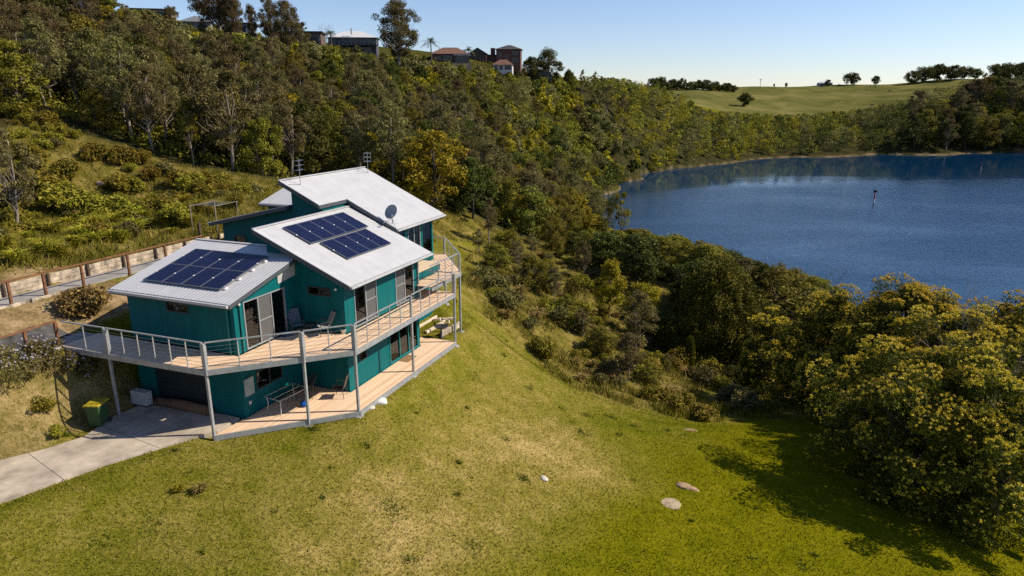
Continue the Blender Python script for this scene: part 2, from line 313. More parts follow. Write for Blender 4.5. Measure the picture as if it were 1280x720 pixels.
def H(x, y):
    x = np.atleast_1d(np.asarray(x, float)); y = np.atleast_1d(np.asarray(y, float)); out = np.empty(x.shape)
    xf = x.ravel(); yf = y.ravel(); of = np.empty(xf.shape)
    for i in range(0, len(xf), 20000):
        a = xf[i:i+20000]; b = yf[i:i+20000]
        d = np.hypot(a[:,None]-CTRL[None,:,0], b[:,None]-CTRL[None,:,1])/100.0
        of[i:i+20000] = -_mq(d)@_W[:-3] + _W[-3] + _W[-2]*a/100 + _W[-1]*b/100
    far = np.clip((np.hypot(xf, yf)-60)/200, 0, 1)
    of += 0.05*_hash_noise(xf*0.9, yf*0.9, 1) + 0.10*_hash_noise(xf*0.25, yf*0.25, 2) + far*1.0*_hash_noise(xf*0.05, yf*0.05, 3)
    near = np.hypot(xf+6, yf-30) < 45
    if near.any():
        a = xf[near]; b = yf[near]; z = of[near]
        for poly, lv, soft in CLAMPS:
            d = poly_dist(a, b, poly); k = np.clip(1-d/soft, 0, 1); k = k*k*(3-2*k)
            z = z*(1-k) + (HO[2]+lv)*k
        of[near] = z
    return of.reshape(x.shape)
def Hs(x, y): return float(H([x], [y])[0])
#@END
# ------------------------------------------------------------------ regions (world x, y)
FOREST = [(-52.3, 72), (-48.7, 74), (-41.5, 72), (-37.2, 73), (-27.1, 75), (-22.2, 87), (-12.1, 86), (-6.5, 92), (0.0, 90), (7.0, 98), (14.8, 118), (23.3, 190.1), (26.0, 219.1), (39.1, 258.0), (52.7, 283.0), (71.8, 309.5), (91.9, 330.6), (123.1, 354.8), (154.8, 372.1), (207.6, 391.1), (302.0, 402.8), (406.6, 470), (405.4, 520), (329.3, 520), (283.7, 520), (236.8, 520), (185.8, 510), (141.6, 520), (122.0, 540), (100.8, 560), (62.0, 460), (31.4, 350), (6.5, 292), (-9.0, 268), (-21.8, 244), (-36.3, 232), (-48.5, 218), (-64.4, 188), (-75.8, 172), (-82.8, 154), (-87.4, 125), (-170, 120), (-170, 72)]
ROUGH = [(-3.6, 62), (-2.5, 48), (0.0, 48), (4.4, 43), (8.4, 41), (12.7, 41), (22.6, 46), (26.2, 56), (21.3, 66), (10.6, 72), (6.1, 85), (-2.0, 86)]
ROUGH_WIDE = [(-3.6, 62), (-2.5, 48), (0.0, 48), (4.4, 43), (8.4, 41), (12.7, 41), (22.6, 46), (29.3, 50), (47.7, 75), (48.4, 110), (36.3, 125), (25.1, 150), (21.2, 170), (7.0, 98), (-2.0, 86)]
LAKESIDE = [(5.3, 88), (13.4, 112), (23.3, 122), (31.0, 112), (37.7, 100), (36.4, 74), (27.6, 60), (21.1, 66), (15.4, 70), (9.7, 80)]
MEADOW = [(129.7, 640), (126.5, 560), (142.3, 545), (193.2, 530), (246.0, 540), (294.8, 540), (342.2, 540), (435.9, 560), (586.3, 760), (420, 900), (200, 900), (120, 800)]
def sstep(a, b, x): t = np.clip((x-a)/(b-a), 0, 1); return t*t*(3-2*t)
def hv_of(x, y): dx = x-HO[0]; dy = y-HO[1]; return dx*HU[0]+dy*HU[1], dx*HV[0]+dy*HV[1]
def zones(x, y, z):
    u, v = hv_of(x, y)
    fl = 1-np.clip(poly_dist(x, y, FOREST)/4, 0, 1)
    hill = sstep(17.6, 18.8, v)*(y < 140)
    rg = np.maximum(hill, 1-np.clip(poly_dist(x, y, ROUGH_WIDE)/2.5, 0, 1))
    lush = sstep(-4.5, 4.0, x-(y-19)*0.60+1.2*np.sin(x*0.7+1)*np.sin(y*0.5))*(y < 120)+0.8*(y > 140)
    md = 1-np.clip(poly_dist(x, y, MEADOW)/12, 0, 1)
    nrm = np.hypot(x, y)
    sand = sstep(-0.4, 0.0, z)*(1-sstep(0.12, 0.5, z))*(nrm > 170)
    bank = in_poly(x, y, hpoly([(-14,9.6),(-2.2,9.2),(-2.2,11.4),(-14,11.4)]))*1.0
    mulch = np.maximum(in_poly(x, y, hpoly([(-14,12.8),(3,12.8),(3,15.9),(-14,15.9)]))*1.0, 0.8*in_poly(x, y, hpoly([(-13,17.4),(6,17.4),(4,18.9),(-13,19.6)])))
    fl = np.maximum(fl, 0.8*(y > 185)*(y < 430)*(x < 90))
    return dict(floor=fl, rough=rg, lush=lush, meadow=md, sand=sand, dirt=np.clip(bank*0.62+mulch, 0, 1), dry=np.clip(np.exp(-((x+4.5)**2/34+(y-21)**2/18))+np.exp(-((x-2.6)**2/12+(y-27)**2/26))+.7*np.exp(-((x+.5)**2/8+(y-33)**2/30)), 0, 1))
def attrf(n, name):
    a = n.new('ShaderNodeAttribute'); a.attribute_name = name; return a.outputs['Fac']
def ground_colour(n, l, blade=False):
    P = wpos(n)
    big = noise(n, l, P, 0.16, 4, 0.6); mid = noise(n, l, P, 0.9, 5, 0.65); fine = noise(n, l, P, 7.0, 4, 0.7)
    lush = attrf(n, 'lush')
    # dry straw against green, mottled at three sizes
    k = mth(n, l, 'ADD', mth(n, l, 'ADD', mth(n, l, 'MULTIPLY', big, 0.9), mth(n, l, 'MULTIPLY', mid, 0.75)), mth(n, l, 'MULTIPLY', fine, 0.85))
    k = mth(n, l, 'SUBTRACT', k, mth(n, l, 'MULTIPLY', lush, 0.20)); k = mth(n, l, 'ADD', k, mth(n, l, 'MULTIPLY_ADD', attrf(n, 'dry'), 0.28, -0.14))
    lawn = ramp(n, l, mth(n, l, 'MULTIPLY', k, 0.40), [(0.30, (0.055, 0.074, 0.004)), (0.43, (0.128, 0.122, 0.012)), (0.54, (0.22, 0.175, 0.040)), (0.66, (0.40, 0.29, 0.11))])
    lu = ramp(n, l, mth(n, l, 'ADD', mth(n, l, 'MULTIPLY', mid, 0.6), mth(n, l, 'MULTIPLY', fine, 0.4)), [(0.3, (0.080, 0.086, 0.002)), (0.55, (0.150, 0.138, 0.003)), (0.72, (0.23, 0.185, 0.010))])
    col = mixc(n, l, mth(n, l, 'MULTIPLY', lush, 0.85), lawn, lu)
    rg = ramp(n, l, mth(n, l, 'ADD', mth(n, l, 'MULTIPLY', mid, 0.65), mth(n, l, 'MULTIPLY', fine, 0.35)), [(0.30, (0.045, 0.052, 0.007)), (0.5, (0.135, 0.108, 0.022)), (0.62, (0.24, 0.18, 0.058)), (0.76, (0.36, 0.26, 0.11))])
    col = mixc(n, l, attrf(n, 'rough'), col, rg)
    if not blade:
        dt = ramp(n, l, mth(n, l, 'ADD', mth(n, l, 'MULTIPLY', mid, 0.6), mth(n, l, 'MULTIPLY', fine, 0.4)), [(0.33, (0.055, 0.045, 0.018)), (0.48, (0.20, 0.14, 0.065)), (0.66, (0.40, 0.28, 0.16))])
        col = mixc(n, l, attrf(n, 'dirt'), col, dt)
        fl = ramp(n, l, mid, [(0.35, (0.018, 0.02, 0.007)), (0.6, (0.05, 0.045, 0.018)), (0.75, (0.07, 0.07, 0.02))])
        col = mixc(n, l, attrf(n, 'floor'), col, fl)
        md = ramp(n, l, noise(n, l, sc(n, l, P, (1, 0.7, 3)), 0.035, 8, 0.72, 0.5), [(0.30, (0.055, 0.060, 0.016)), (0.46, (0.105, 0.105, 0.030)), (0.58, (0.15, 0.135, 0.044)), (0.72, (0.21, 0.17, 0.075))])
        col = mixc(n, l, attrf(n, 'meadow'), col, md)
        col = mixc(n, l, attrf(n, 'sand'), col, ramp(n, l, noise(n, l, P, 0.2, 4), [(0.35, (0.09, 0.065, 0.035)), (0.7, (0.27, 0.20, 0.12))]))
    return col, fine, mid
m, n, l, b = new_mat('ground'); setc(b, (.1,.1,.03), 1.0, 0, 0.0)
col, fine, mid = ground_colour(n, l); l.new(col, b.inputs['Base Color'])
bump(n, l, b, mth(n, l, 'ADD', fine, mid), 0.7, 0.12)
MG = m
# ------------------------------------------------------------------ terrain: one sheet, finer where the lawn and the house are
def axis(lo, hi, c, fine, n):
    t = np.linspace(-1, 1, n); k = 6.0
    s = np.sinh(k*t)/np.sinh(k)
    return np.where(t < 0, c+s*(c-lo), c+s*(hi-c))
xs = axis(-900, 1100, 0, 0.4, 520); ys = np.concatenate([np.linspace(-30, 8, 30)[:-1], np.linspace(8, 62, 150)[:-1], 62*(1700/62)**np.linspace(0, 1, 300)])
X, Y = np.meshgrid(xs, ys); Z = H(X, Y)
nx, ny = len(xs), len(ys)
idx = np.arange(nx*ny).reshape(ny, nx)
q = np.stack([idx[:-1,:-1], idx[:-1,1:], idx[1:,1:], idx[1:,:-1]], -1).reshape(-1, 4)
me = mesh_np('ground', np.stack([X.ravel(), Y.ravel(), Z.ravel()], 1), q.ravel(), np.arange(len(q))*4, MG, smooth=True)
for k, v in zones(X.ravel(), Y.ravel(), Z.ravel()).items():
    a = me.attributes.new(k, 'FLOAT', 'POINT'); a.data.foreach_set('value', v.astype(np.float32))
tag(link('ground', me), kind='structure')
# ------------------------------------------------------------------ water
m, n, l, b = new_mat('lake_water'); setc(b, (0.002, 0.030, 0.080), 0.05, 0, 0.5); b.inputs['IOR'].default_value = 1.33
P = wpos(n)
wind = ramp(n, l, noise(n, l, sc(n, l, P, (0.010, 0.022, 1)), 1.0, 4, 0.6, 0.6), [(0.36, (0.55,)*3), (0.56, (1,)*3)])
sy = n.new('ShaderNodeSeparateXYZ'); l.new(P, sy.inputs[0])
calm = n.new('ShaderNodeMapRange'); l.new(mth(n, l, 'SUBTRACT', mth(n, l, 'ADD', sy.outputs[1], mth(n, l, 'MULTIPLY', noise(n, l, sc(n, l, P, (0.007, 0.03, 1)), 1.0, 4, 0.6, 0.5), 130)), mth(n, l, 'MULTIPLY', sy.outputs[0], 0.28)), calm.inputs[0])
calm.inputs[1].default_value = 268; calm.inputs[2].default_value = 325; calm.inputs[3].default_value = 1.0; calm.inputs[4].default_value = 0.04
w1 = noise(n, l, sc(n, l, P, (1.5, 1.9, 1)), 1.0, 3, 0.6, 0.5); w2 = noise(n, l, sc(n, l, P, (0.35, 0.5, 1)), 1.0, 3, 0.5)
bp = bump(n, l, b, mth(n, l, 'ADD', mth(n, l, 'MULTIPLY', w1, 0.42), mth(n, l, 'MULTIPLY', w2, 0.55)), 1.0, 1.0)
l.new(mth(n, l, 'MULTIPLY', mth(n, l, 'MULTIPLY', wind, calm.outputs[0]), 0.36), bp.inputs['Strength'])
wm = MB(); wm.add([(-200, 40, 0), (1100, 40, 0), (1100, 900, 0), (-200, 900, 0)], [(0, 1, 2, 3)])
tag(wm.build('lake_water', m), kind='structure')

# ------------------------------------------------------------------ house
TEAL = teal_mat(); ROOF_V = roof_mat('metal_roof_running_v', (0.49, 0.485, 0.49), 0); ROOF_U = roof_mat('metal_roof_running_u', (0.49, 0.485, 0.49), 1)
GALV = plain('galvanised_steel', (0.36, 0.37, 0.38), 0.45, 0.35, 0.15, 4)
FASC = plain('dark_fascia', (0.060, 0.072, 0.085), 0.5, 0, 0.1, 2)
GUT = plain('gutter_metal', (0.50, 0.50, 0.51), 0.45, 0.2, 0.1, 2)
ALU = plain('window_frame_aluminium', (0.34, 0.36, 0.38), 0.4, 0.4, 0.08, 3)
DARKF = plain('dark_frame', (0.03, 0.032, 0.034), 0.5)
TEALTRIM = plain('teal_trim', (0.006, 0.16, 0.16), 0.5, 0, 0.08, 3)
GLASS = glass_mat(); PV = pv_mat()
DECKU = deck_mat('deck_boards', 1)
FLOORW = deck_mat('interior_floor', 1, 0.12, (0.16, 0.08, 0.04), (0.26, 0.14, 0.07))
SCREEN = plain('fly_screen_mesh', (0.085, 0.085, 0.085), 0.7, 0, 0.1, 6)
CREAM = plain('interior_lining', (0.35, 0.33, 0.30), 0.8, 0, 0.08, 2)
GREYT = plain('weathered_grey_timber', (0.30, 0.27, 0.23), 0.8, 0, 0.25, 5, 0.3)
house = empty('lake_house', tuple(HO), HROT)
tag(house, 'two storey teal house with three pale metal roofs and wraparound decks on a grassy slope', 'house')
def wall_on(axis, pos, t0, t1, z0, top, holes, th=0.12, sgn=1):
    """a wall in the plane axis=pos from t0 to t1, base z0, top given as a function of t; openings are left out; th runs towards +axis*sgn"""
    mb = MB(); cuts = sorted({t0, t1, *[a for h in holes for a in h[:2]]})
    for a, b_ in zip(cuts[:-1], cuts[1:]):
        mid_ = (a+b_)/2; hs = sorted([h for h in holes if h[0] <= mid_ <= h[1]], key=lambda h: h[2]); z = z0; segs = []
        for h in hs: segs.append((z, h[2])); z = h[3]
        segs.append((z, None))
        for lo, hi in segs:
            ha = hi if hi is not None else top(a); hb = hi if hi is not None else top(b_)
            if max(ha, hb)-lo < 0.005: continue
            q0, q1 = pos, pos+th*sgn
            pt = (lambda t, z_, q_: (q_, t, z_)) if axis == 0 else (lambda t, z_, q_: (t, q_, z_))
            vs = [pt(a,lo,q0), pt(b_,lo,q0), pt(b_,hb,q0), pt(a,ha,q0), pt(a,lo,q1), pt(b_,lo,q1), pt(b_,hb,q1), pt(a,ha,q1)]
            mb.add(vs, [(0,1,2,3),(7,6,5,4),(0,4,5,1),(3,2,6,7),(0,3,7,4),(1,5,6,2)])
    return mb
def opening(name, axis, pos, t0, t1, z0, z1, sgn, parent, leaves=1, screen=(), mid_rail=(), fr=0.05, fmat=None):
    """window or sliding door: an outer frame, one frame per leaf, panes of glass and fly screens. sgn: direction of the room"""
    fmat = fmat or ALU; mb = MB()
    def bx(m_, a, b_, c, d, e0, e1):
        lo, hi = sorted((pos+e0*sgn, pos+e1*sgn))
        if axis == 0: m_.box(lo, hi, a, b_, c, d)
        else: m_.box(a, b_, lo, hi, c, d)
    e = -0.025
    bx(mb, t0-0.004, t0+fr, z0, z1, e, 0.09); bx(mb, t1-fr, t1+0.004, z0, z1, e, 0.09); bx(mb, t0+fr, t1-fr, z1-fr, z1+0.004, e, 0.088); bx(mb, t0+fr, t1-fr, z0-0.004, z0+fr, e, 0.088)
    wd = (t1-t0-2*fr)/leaves
    for k in range(1, leaves):
        c = t0+fr+wd*k; bx(mb, c-fr*0.6, c+fr*0.6, z0+fr, z1-fr, e*0.8, 0.08)
    for k in mid_rail:
        a = t0+fr+wd*k; bx(mb, a+fr*0.6, a+wd-fr*0.6, z0+(z1-z0)*0.47, z0+(z1-z0)*0.47+0.05, e*0.5, 0.06)
    f = mb.build(name, fmat, parent)
    for k in range(leaves):
        a = t0+fr+wd*k
        pm = MB(); s_ = k in screen
        bx(pm, a+fr*0.5, a+wd-fr*0.5, z0+fr*0.9, z1-fr*0.9, 0.012 if s_ else 0.03, 0.02 if s_ else 0.036)
        pm.build('fly_screen' if s_ else 'pane', SCREEN if s_ else GLASS, f)
    return f
LZ = -2.75
# roofs as planes z(u, v)
zA = lambda u: 2.28+0.2475*(u+2.75)
zB = lambda v: 2.33+0.4294*(v-0.86)
zC = lambda v: 3.40+0.472*(v-2.86)
zD = lambda v: 4.66-0.228*(v-7.9)
# --- pod A, the front block with the garage below
A0, A1, AF = 4.0, 9.72, -2.3
aw = wall_on(0, AF, A0, A1, 0.02, lambda t: zA(AF)-0.05, [(6.33, 7.53, 1.48, 2.0)])
aw.v += []; aw.build('front_wall', TEAL, house)
wall_on(1, A0, AF+0.12, 1.51, 0.02, lambda t: zA(t)-0.05, [(-1.76, 0.72, 0.06, 2.08)]).build('side_wall', TEAL, house)
wall_on(1, A1, AF+0.12, 2.0, 0.02, lambda t: zA(t)-0.05, [], sgn=-1).build('side_wall', TEAL, house)
wall_on(0, 2.0, 5.5, A1-0.12, 0.02, lambda t: zA(2.0)-0.05, [], sgn=-1).build('back_wall', TEAL, house)
wall_on(0, AF, A0, A1, LZ-0.3, lambda t: -0.28, [(5.75, 8.75, LZ-0.05, -0.62)]).build('garage_wall', TEAL, house)
wall_on(1, A0, AF+0.12, 1.51, LZ-0.25, lambda t: -0.28, [(-1.45, 0.12, -1.85, -1.05)]).build('lower_side_wall', TEAL, house)
wall_on(1, A1, AF+0.12, 2.0, LZ-0.25, lambda t: -0.28, [], sgn=-1).build('lower_side_wall', TEAL, house)
opening('window', 0, AF, 6.33, 7.53, 1.48, 2.0, 1, house, 1, fmat=DARKF)
opening('sliding_door', 1, A0, -1.76, 0.72, 0.06, 2.08, 1, house, 3, screen=(1,), mid_rail=(1,))
opening('window', 1, A0, -1.45, 0.12, -1.85, -1.05, 1, house, 2, fmat=DARKF)
gd = MB()
for k in range(9):
    z0 = LZ-0.04+k*0.232; gd.box(AF+0.03, AF+0.055, 5.76, 8.74, z0, z0+0.222)
gd.build('garage_door', plain('garage_door_paint', (0.012, 0.022, 0.026), 0.5), house)
MB().box(AF+0.06, 1.4, A0+0.13, A1-0.13, LZ-0.04, LZ).box(AF+0.13, 1.9, A0+0.13, A1-0.13, -0.03, 0.03).build('floor', FLOORW, house)
# --- block B
B0, B1, BV, BL = 1.51, 7.95, 1.49, 5.42
wall_on(0, B0, BV, BL, 0.02, lambda t: zB(t)-0.05, [(2.16, 3.36, 1.62, 2.0)]).build('front_wall', TEAL, house)
wall_on(1, BV, B0+0.12, B1-0.12, 0.02, lambda t: zB(BV)-0.05, [(2.25, 4.05, 0.06, 2.12), (5.75, 7.5, 0.06, 2.12)]).build('side_wall', TEAL, house)
wall_on(0, B1, BV, BL, 0.02, lambda t: zB(t)-0.05, [], sgn=-1).build('back_wall', TEAL, house)
wall_on(1, BL, B0+0.12, B1-0.12, 0.02, lambda t: zB(BL)-0.05, [], sgn=-1).build('side_wall', TEAL, house)
wall_on(0, B0, BV, A0, LZ-0.3, lambda t: -0.28, []).build('lower_front_wall', TEAL, house)
wall_on(1, BV, B0+0.12, B1-0.12, LZ-0.3, lambda t: -0.28, [(2.35, 2.95, -1.62, -1.15), (4.95, 7.72, LZ+0.06, -0.72)]).build('lower_side_wall', TEAL, house)
wall_on(0, B1, BV, BL, LZ-0.3, lambda t: -0.28, [], sgn=-1).build('lower_back_wall', TEAL, house)
opening('window', 0, B0, 2.16, 3.36, 1.62, 2.0, 1, house, 2, fmat=DARKF)
opening('sliding_door', 1, BV, 2.25, 4.05, 0.06, 2.12, 1, house, 2, screen=(1,), mid_rail=(1,))
opening('sliding_door', 1, BV, 5.75, 7.5, 0.06, 2.12, 1, house, 2, screen=(0,), mid_rail=(0,))
opening('window', 1, BV, 2.35, 2.95, -1.62, -1.15, 1, house, 1, fmat=DARKF)
opening('sliding_door', 1, BV, 4.95, 7.72, LZ+0.06, -0.72, 1, house, 3, fmat=TEALTRIM)
MB().box(B0+0.13, B1-0.13, BV+0.13, BL-0.13, -0.03, 0.03).box(B0+0.13, B1-0.13, BV+0.13, BL-0.13, LZ-0.04, LZ).build('floor', FLOORW, house)
# --- block C, half a level up behind
CZ = 0.65; C0, C1, CV, CL = 6.35, 13.5, 3.5, 7.8
wall_on(0, C0, 5.93, CL, -0.2, lambda t: zC(t)-0.06, []).build('front_wall', TEAL, house)
wall_on(0, C0, CV, BL+0.13, zB(4.0)+0.1, lambda t: zC(t)-0.06, []).build('gable_infill', TEAL, house) if False else None
wall_on(1, CV, 8.0, 8.45, -2.9, lambda t: zB(CV)-0.12, []).build('side_wall', TEAL, house)
wall_on(1, CV, 8.45, C1, -2.9, lambda t: zC(CV)-0.06, [(8.55, 10.25, CZ+0.45, 3.3), (10.55, 11.95, CZ+0.45, 3.3), (12.15, 13.38, CZ+0.45, 3.3)]).build('side_wall', TEAL, house)
wall_on(0, C1, CV+0.12, CL, -2.9, lambda t: zC(t)-0.06, [(CV+0.4, CV+2.4, CZ+0.45, 3.2)], sgn=-1).build('back_wall', TEAL, house)
wall_on(1, CL, C0+0.12, C1-0.12, -0.5, lambda t: zC(CL)-0.06, [], sgn=-1).build('side_wall', TEAL, house)
opening('window', 1, CV, 8.55, 10.25, CZ+0.45, 3.3, 1, house, 2, fmat=TEALTRIM)
opening('window', 1, CV, 10.55, 11.95, CZ+0.45, 3.3, 1, house, 2)
opening('window', 1, CV, 12.15, 13.38, CZ+0.45, 3.3, 1, house, 1, fmat=TEALTRIM)
opening('window', 0, C1, CV+0.4, CV+2.4, CZ+0.45, 3.2, -1, house, 2)
MB().box(8.05, C1-0.13, CV+0.13, CL-0.13, CZ-0.03, CZ+0.02).build('floor', FLOORW, house)
# --- D and E, the low blocks at the back
D0, D1, DL = 6.5, 10.0, 12.75
wall_on(0, D0, CL+0.01, DL, 0.2, lambda t: zD(t)-0.06, [(11.2, 12.0, 2.0, 2.75)]).build('front_wall', TEAL, house)
wall_on(1, DL, D0+0.12, D1, 0.2, lambda t: zD(DL)-0.06, [], sgn=-1).build('side_wall', TEAL, house)
wall_on(0, D1, CL+0.01, DL-0.12, 0.2, lambda t: zD(t)-0.06, [], sgn=-1).build('back_wall', TEAL, house)
opening('window', 0, D0, 11.2, 12.0, 2.0, 2.75, 1, house, 1, fmat=DARKF)
MB().box(12.3, 15.2, 10.2, 14.6, 0.3, 3.6).build('rear_wall', TEAL, house)
# --- roofs: corrugated sheet with real ribs, fascia boards, gutters
def roof(name, u0, u1, v0, v1, zf, run, mat_, thick=0.035, pitch=0.19, amp=0.004):
    """run: axis the sheets fall along (0 = u, 1 = v); ribs repeat along the other"""
    a0, a1 = (v0, v1) if run == 0 else (u0, u1); b0, b1 = (u0, u1) if run == 0 else (v0, v1)
    k = max(2, int((a1-a0)/pitch)); prof = []
    for i in range(k):
        for t, hgt in ((0, 0), (0.60, 0), (0.70, 1), (0.90, 1)): prof.append((a0+(a1-a0)*(i+t)/k, amp*2*hgt))
    prof.append((a1, 0)); vs = []; fs = []
    for bb in (b0, b1):
        for off in (0, -thick):
            for a_, hh in prof:
                u_, v_ = (bb, a_) if run == 0 else (a_, bb); vs.append((u_, v_, zf(u_, v_)+off+(hh if off == 0 else 0)))
    m_ = len(prof)
    for i in range(m_-1):
        fs += [(i, i+1, 2*m_+i+1, 2*m_+i), (m_+i+1, m_+i, 3*m_+i, 3*m_+i+1), (i+1, i, m_+i, m_+i+1), (2*m_+i, 2*m_+i+1, 3*m_+i+1, 3*m_+i)]
    fs += [(0, m_, 3*m_, 2*m_)[::-1], (m_-1, 2*m_-1, 4*m_-1, 3*m_-1)]
    return MB().add(vs, fs).build(name, mat_, house)
def edge_board(mb, pts, h=0.17, t=0.03, drop=0.04):
    for a, b_ in zip(pts[:-1], pts[1:]):
        a = Vector(a); b_ = Vector(b_); mb.bar(a+Vector((0,0,-drop-h/2)), b_+Vector((0,0,-drop-h/2)), t, h)
def roof_set(u0, u1, v0, v1, zf, run, mat_, low, caps):
    r = roof('roof', u0, u1, v0, v1, zf, run, mat_)
    P_ = lambda u, v: (u, v, zf(u, v))
    fb = MB(); e = 0.017
    edge_board(fb, [P_(u0-e, v0), P_(u0-e, v1)]); edge_board(fb, [P_(u1+e, v0), P_(u1+e, v1)])
    edge_board(fb, [P_(u0, v0-e), P_(u1, v0-e)], h=0.165); edge_board(fb, [P_(u0, v1+e), P_(u1, v1+e)], h=0.165)
    fb.build('fascia', FASC, r)
    g = MB(); (a, b_) = low
    a = Vector(a); b_ = Vector(b_)
    g.bar(a, b_, 0.11, 0.10); g.build('gutter', GUT, r)
    c = MB()
    for p, q_ in caps: c.bar(Vector(p)+Vector((0,0,0.018)), Vector(q_)+Vector((0,0,0.018)), 0.17, 0.035)
    c.build('flashing', mat_, r)
    s = MB(); zz = lambda u, v: zf(u, v)-0.062
    s.prism([(u0+.02, v0+.02), (u1-.02, v0+.02), (u1-.02, v1-.02), (u0+.02, v1-.02)], lambda u, v: zz(u, v)-0.012, zz); s.build('soffit', plain('soffit_paint', (0.30, 0.32, 0.33), 0.7), r)
    return r
fA = lambda u, v: zA(u); fB = lambda u, v: zB(v); fC = lambda u, v: zC(v); fD = lambda u, v: zD(v)
RA = roof_set(-2.75, 2.1, 3.74, 10.1, fA, 0, ROOF_U, ((-2.83, 3.74, zA(-2.83)-0.06), (-2.83, 10.1, zA(-2.83)-0.06)), [((2.1, 5.7, zA(2.1)), (2.1, 10.1, zA(2.1)))])
RB = roof_set(1.09, 8.33, 0.86, 5.75, fB, 1, ROOF_V, ((1.09, 0.78, zB(0.78)-0.05), (8.33, 0.78, zB(0.78)-0.05)), [((1.09, 5.72, zB(5.75)), (8.33, 5.72, zB(5.75))), ((1.12, 0.86, zB(.86)), (1.12, 5.7, zB(5.7)))])
RC = roof('roof', 8.37, 13.75, 2.86, 8.24, fC, 1, ROOF_V); roof('roof', 6.0, 8.37, 5.86, 8.24, fC, 1, ROOF_V)
PC = lambda u, v: (u, v, zC(v))
fb = MB(); edge_board(fb, [PC(5.983, 5.86), PC(5.983, 8.24)]); edge_board(fb, [PC(13.767, 2.86), PC(13.767, 8.24)]); edge_board(fb, [PC(8.37, 2.843), PC(13.75, 2.843)], h=.165)
edge_board(fb, [PC(6.0, 8.257), PC(13.75, 8.257)], h=.165); edge_board(fb, [PC(8.353, 2.86), PC(8.353, 5.83)], h=.16); edge_board(fb, [PC(6.0, 5.843), PC(8.35, 5.843)], h=.16); fb.build('fascia', FASC, RC)
MB().bar((8.37, 2.78, zC(2.78)-.05), (13.75, 2.78, zC(2.78)-.05), .11, .10).build('gutter', GUT, RC)
cp = MB(); cp.bar((6.0, 8.2, zC(8.24)+.018), (13.75, 8.2, zC(8.24)+.018), .17, .035); cp.bar((6.03, 5.9, zC(5.9)+.018), (6.03, 8.2, zC(8.2)+.018), .17, .035); cp.build('flashing', ROOF_V, RC)
wall_on(0, 8.46, 3.5, 5.78, 2.9, lambda t: zC(t)-.07, []).build('gable_infill', FASC, house)
wall_on(1, 5.93, 6.35+.12, 8.46, 3.0, lambda t: zC(5.93)-.07, []).build('gable_infill', TEAL, house)
RD = roof_set(6.1, 10.3, 7.95, 13.3, fD, 1, ROOF_V, ((6.1, 13.37, zD(13.37)-0.05), (10.3, 13.37, zD(13.37)-0.05)), [])
fE = lambda u, v: 3.62+0.28*(u-12)
roof_set(12.0, 15.6, 9.6, 15.0, fE, 0, ROOF_U, ((11.93, 9.6, fE(11.93, 0)-0.05), (11.93, 15.0, fE(11.93, 0)-0.05)), [])
# wedge of pale sheet over the side door of the front block
MB().prism([(0.35, 3.985), (1.49, 3.985), (1.49, 3.96), (0.35, 3.96)], lambda u, v: 2.32+(u-0.35)*0.12, lambda u, v: max(2.33+(u-0.35)*0.12, zA(u)-0.28)).build('gable_infill', plain('pale_sheet', (0.42, 0.43, 0.42), 0.6), house)
# downpipes, meter box, lights, sensors
dp = MB().tube([(-2.36, 4.28, 2.05), (-2.36, 4.28, 0.02)], 0.045, 8).tube([(-2.0, 3.94, 2.12), (-2.0, 3.94, 0.02)], 0.04, 8); dp.build('downpipe', TEALTRIM, house)
MB().tube([(7.9, 1.43, 2.05), (7.9, 1.43, 0.02)], 0.04, 8).build('downpipe', GALV, house)
mt = MB().box(-2.2, -1.70, 3.90, 3.995, -1.85, -1.10).build('meter_box', plain('meter_box_paint', (0.36, 0.40, 0.38), 0.5), house, bevel=0.012)
MB().box(-1.98, -1.93, 3.885, 3.898, -1.5, -1.45).build('latch', GALV, mt)
MB().box(-2.02, -1.88, 3.95, 3.997, -2.28, -2.12).build('tap_box', GUT, house, bevel=0.01)
for (u, v, z) in ((-2.36, 9.45, 2.0), (-2.36, 5.3, 1.98), (-2.36, 6.2, 2.0), (-2.05, 3.92, 2.02), (1.45, 1.85, 1.95), (4.9, 1.43, 1.95)):
    MB().lathe([(0.035, 0), (0.06, 0.03), (0.06, 0.09), (0.03, 0.11)], 10, 0, (u, v, z)).build('wall_light', plain('white_plastic', (0.7, 0.7, 0.68), 0.4), house)
# raised cream platform with teal sides beside block C
pl = MB().box(8.3, 11.15, 1.85, 3.48, CZ+0.01, CZ+0.40).build('platform', TEAL, house)
MB().box(8.26, 11.2, 1.81, 3.48, CZ+0.402, CZ+0.45).build('platform_top', deck_mat('platform_boards', 1, 0.14, (0.55, 0.42, 0.27), (0.66, 0.53, 0.36)), pl)
# ------------------------------------------------------------------ decks with posts, rails and wires
def deck(name, poly, z, edges, posts, rails, thick=0.05, beam=0.22):
    d = MB().prism(poly, z-thick, z).build(name, DECKU, house)
    bm_ = MB()
    for (a, b_) in edges:
        va = Vector((a[0], a[1], z-beam/2-0.012)); vb = Vector((b_[0], b_[1], z-beam/2-0.012)); dr = (vb-va).normalized(); nn = Vector((dr.y, -dr.x, 0))*0.028
        bm_.bar(va+nn, vb+nn, 0.05, beam)
    bm_.build('edge_beam', GALV, d)
    j = MB(); us = np.arange(min(p[0] for p in poly)+0.3, max(p[0] for p in poly), 0.6)
    return d
UP = [(-4.1,11.7), (-3.96,4.06), (0,0), (9.27,0), (9.27,3.4), (8.03,3.4), (8.03,1.43), (1.45,1.43), (1.45,3.93), (-2.38,3.93), (-2.38,11.7)]
upd = deck('upper_deck', UP, 0.0, [((-4.1,11.7),(-3.96,4.06)), ((-3.96,4.06),(-1.5,1.52)), ((-1.5,1.52),(0,0)), ((0,0),(9.27,0)), ((9.27,0),(9.27,3.4))], [], [])
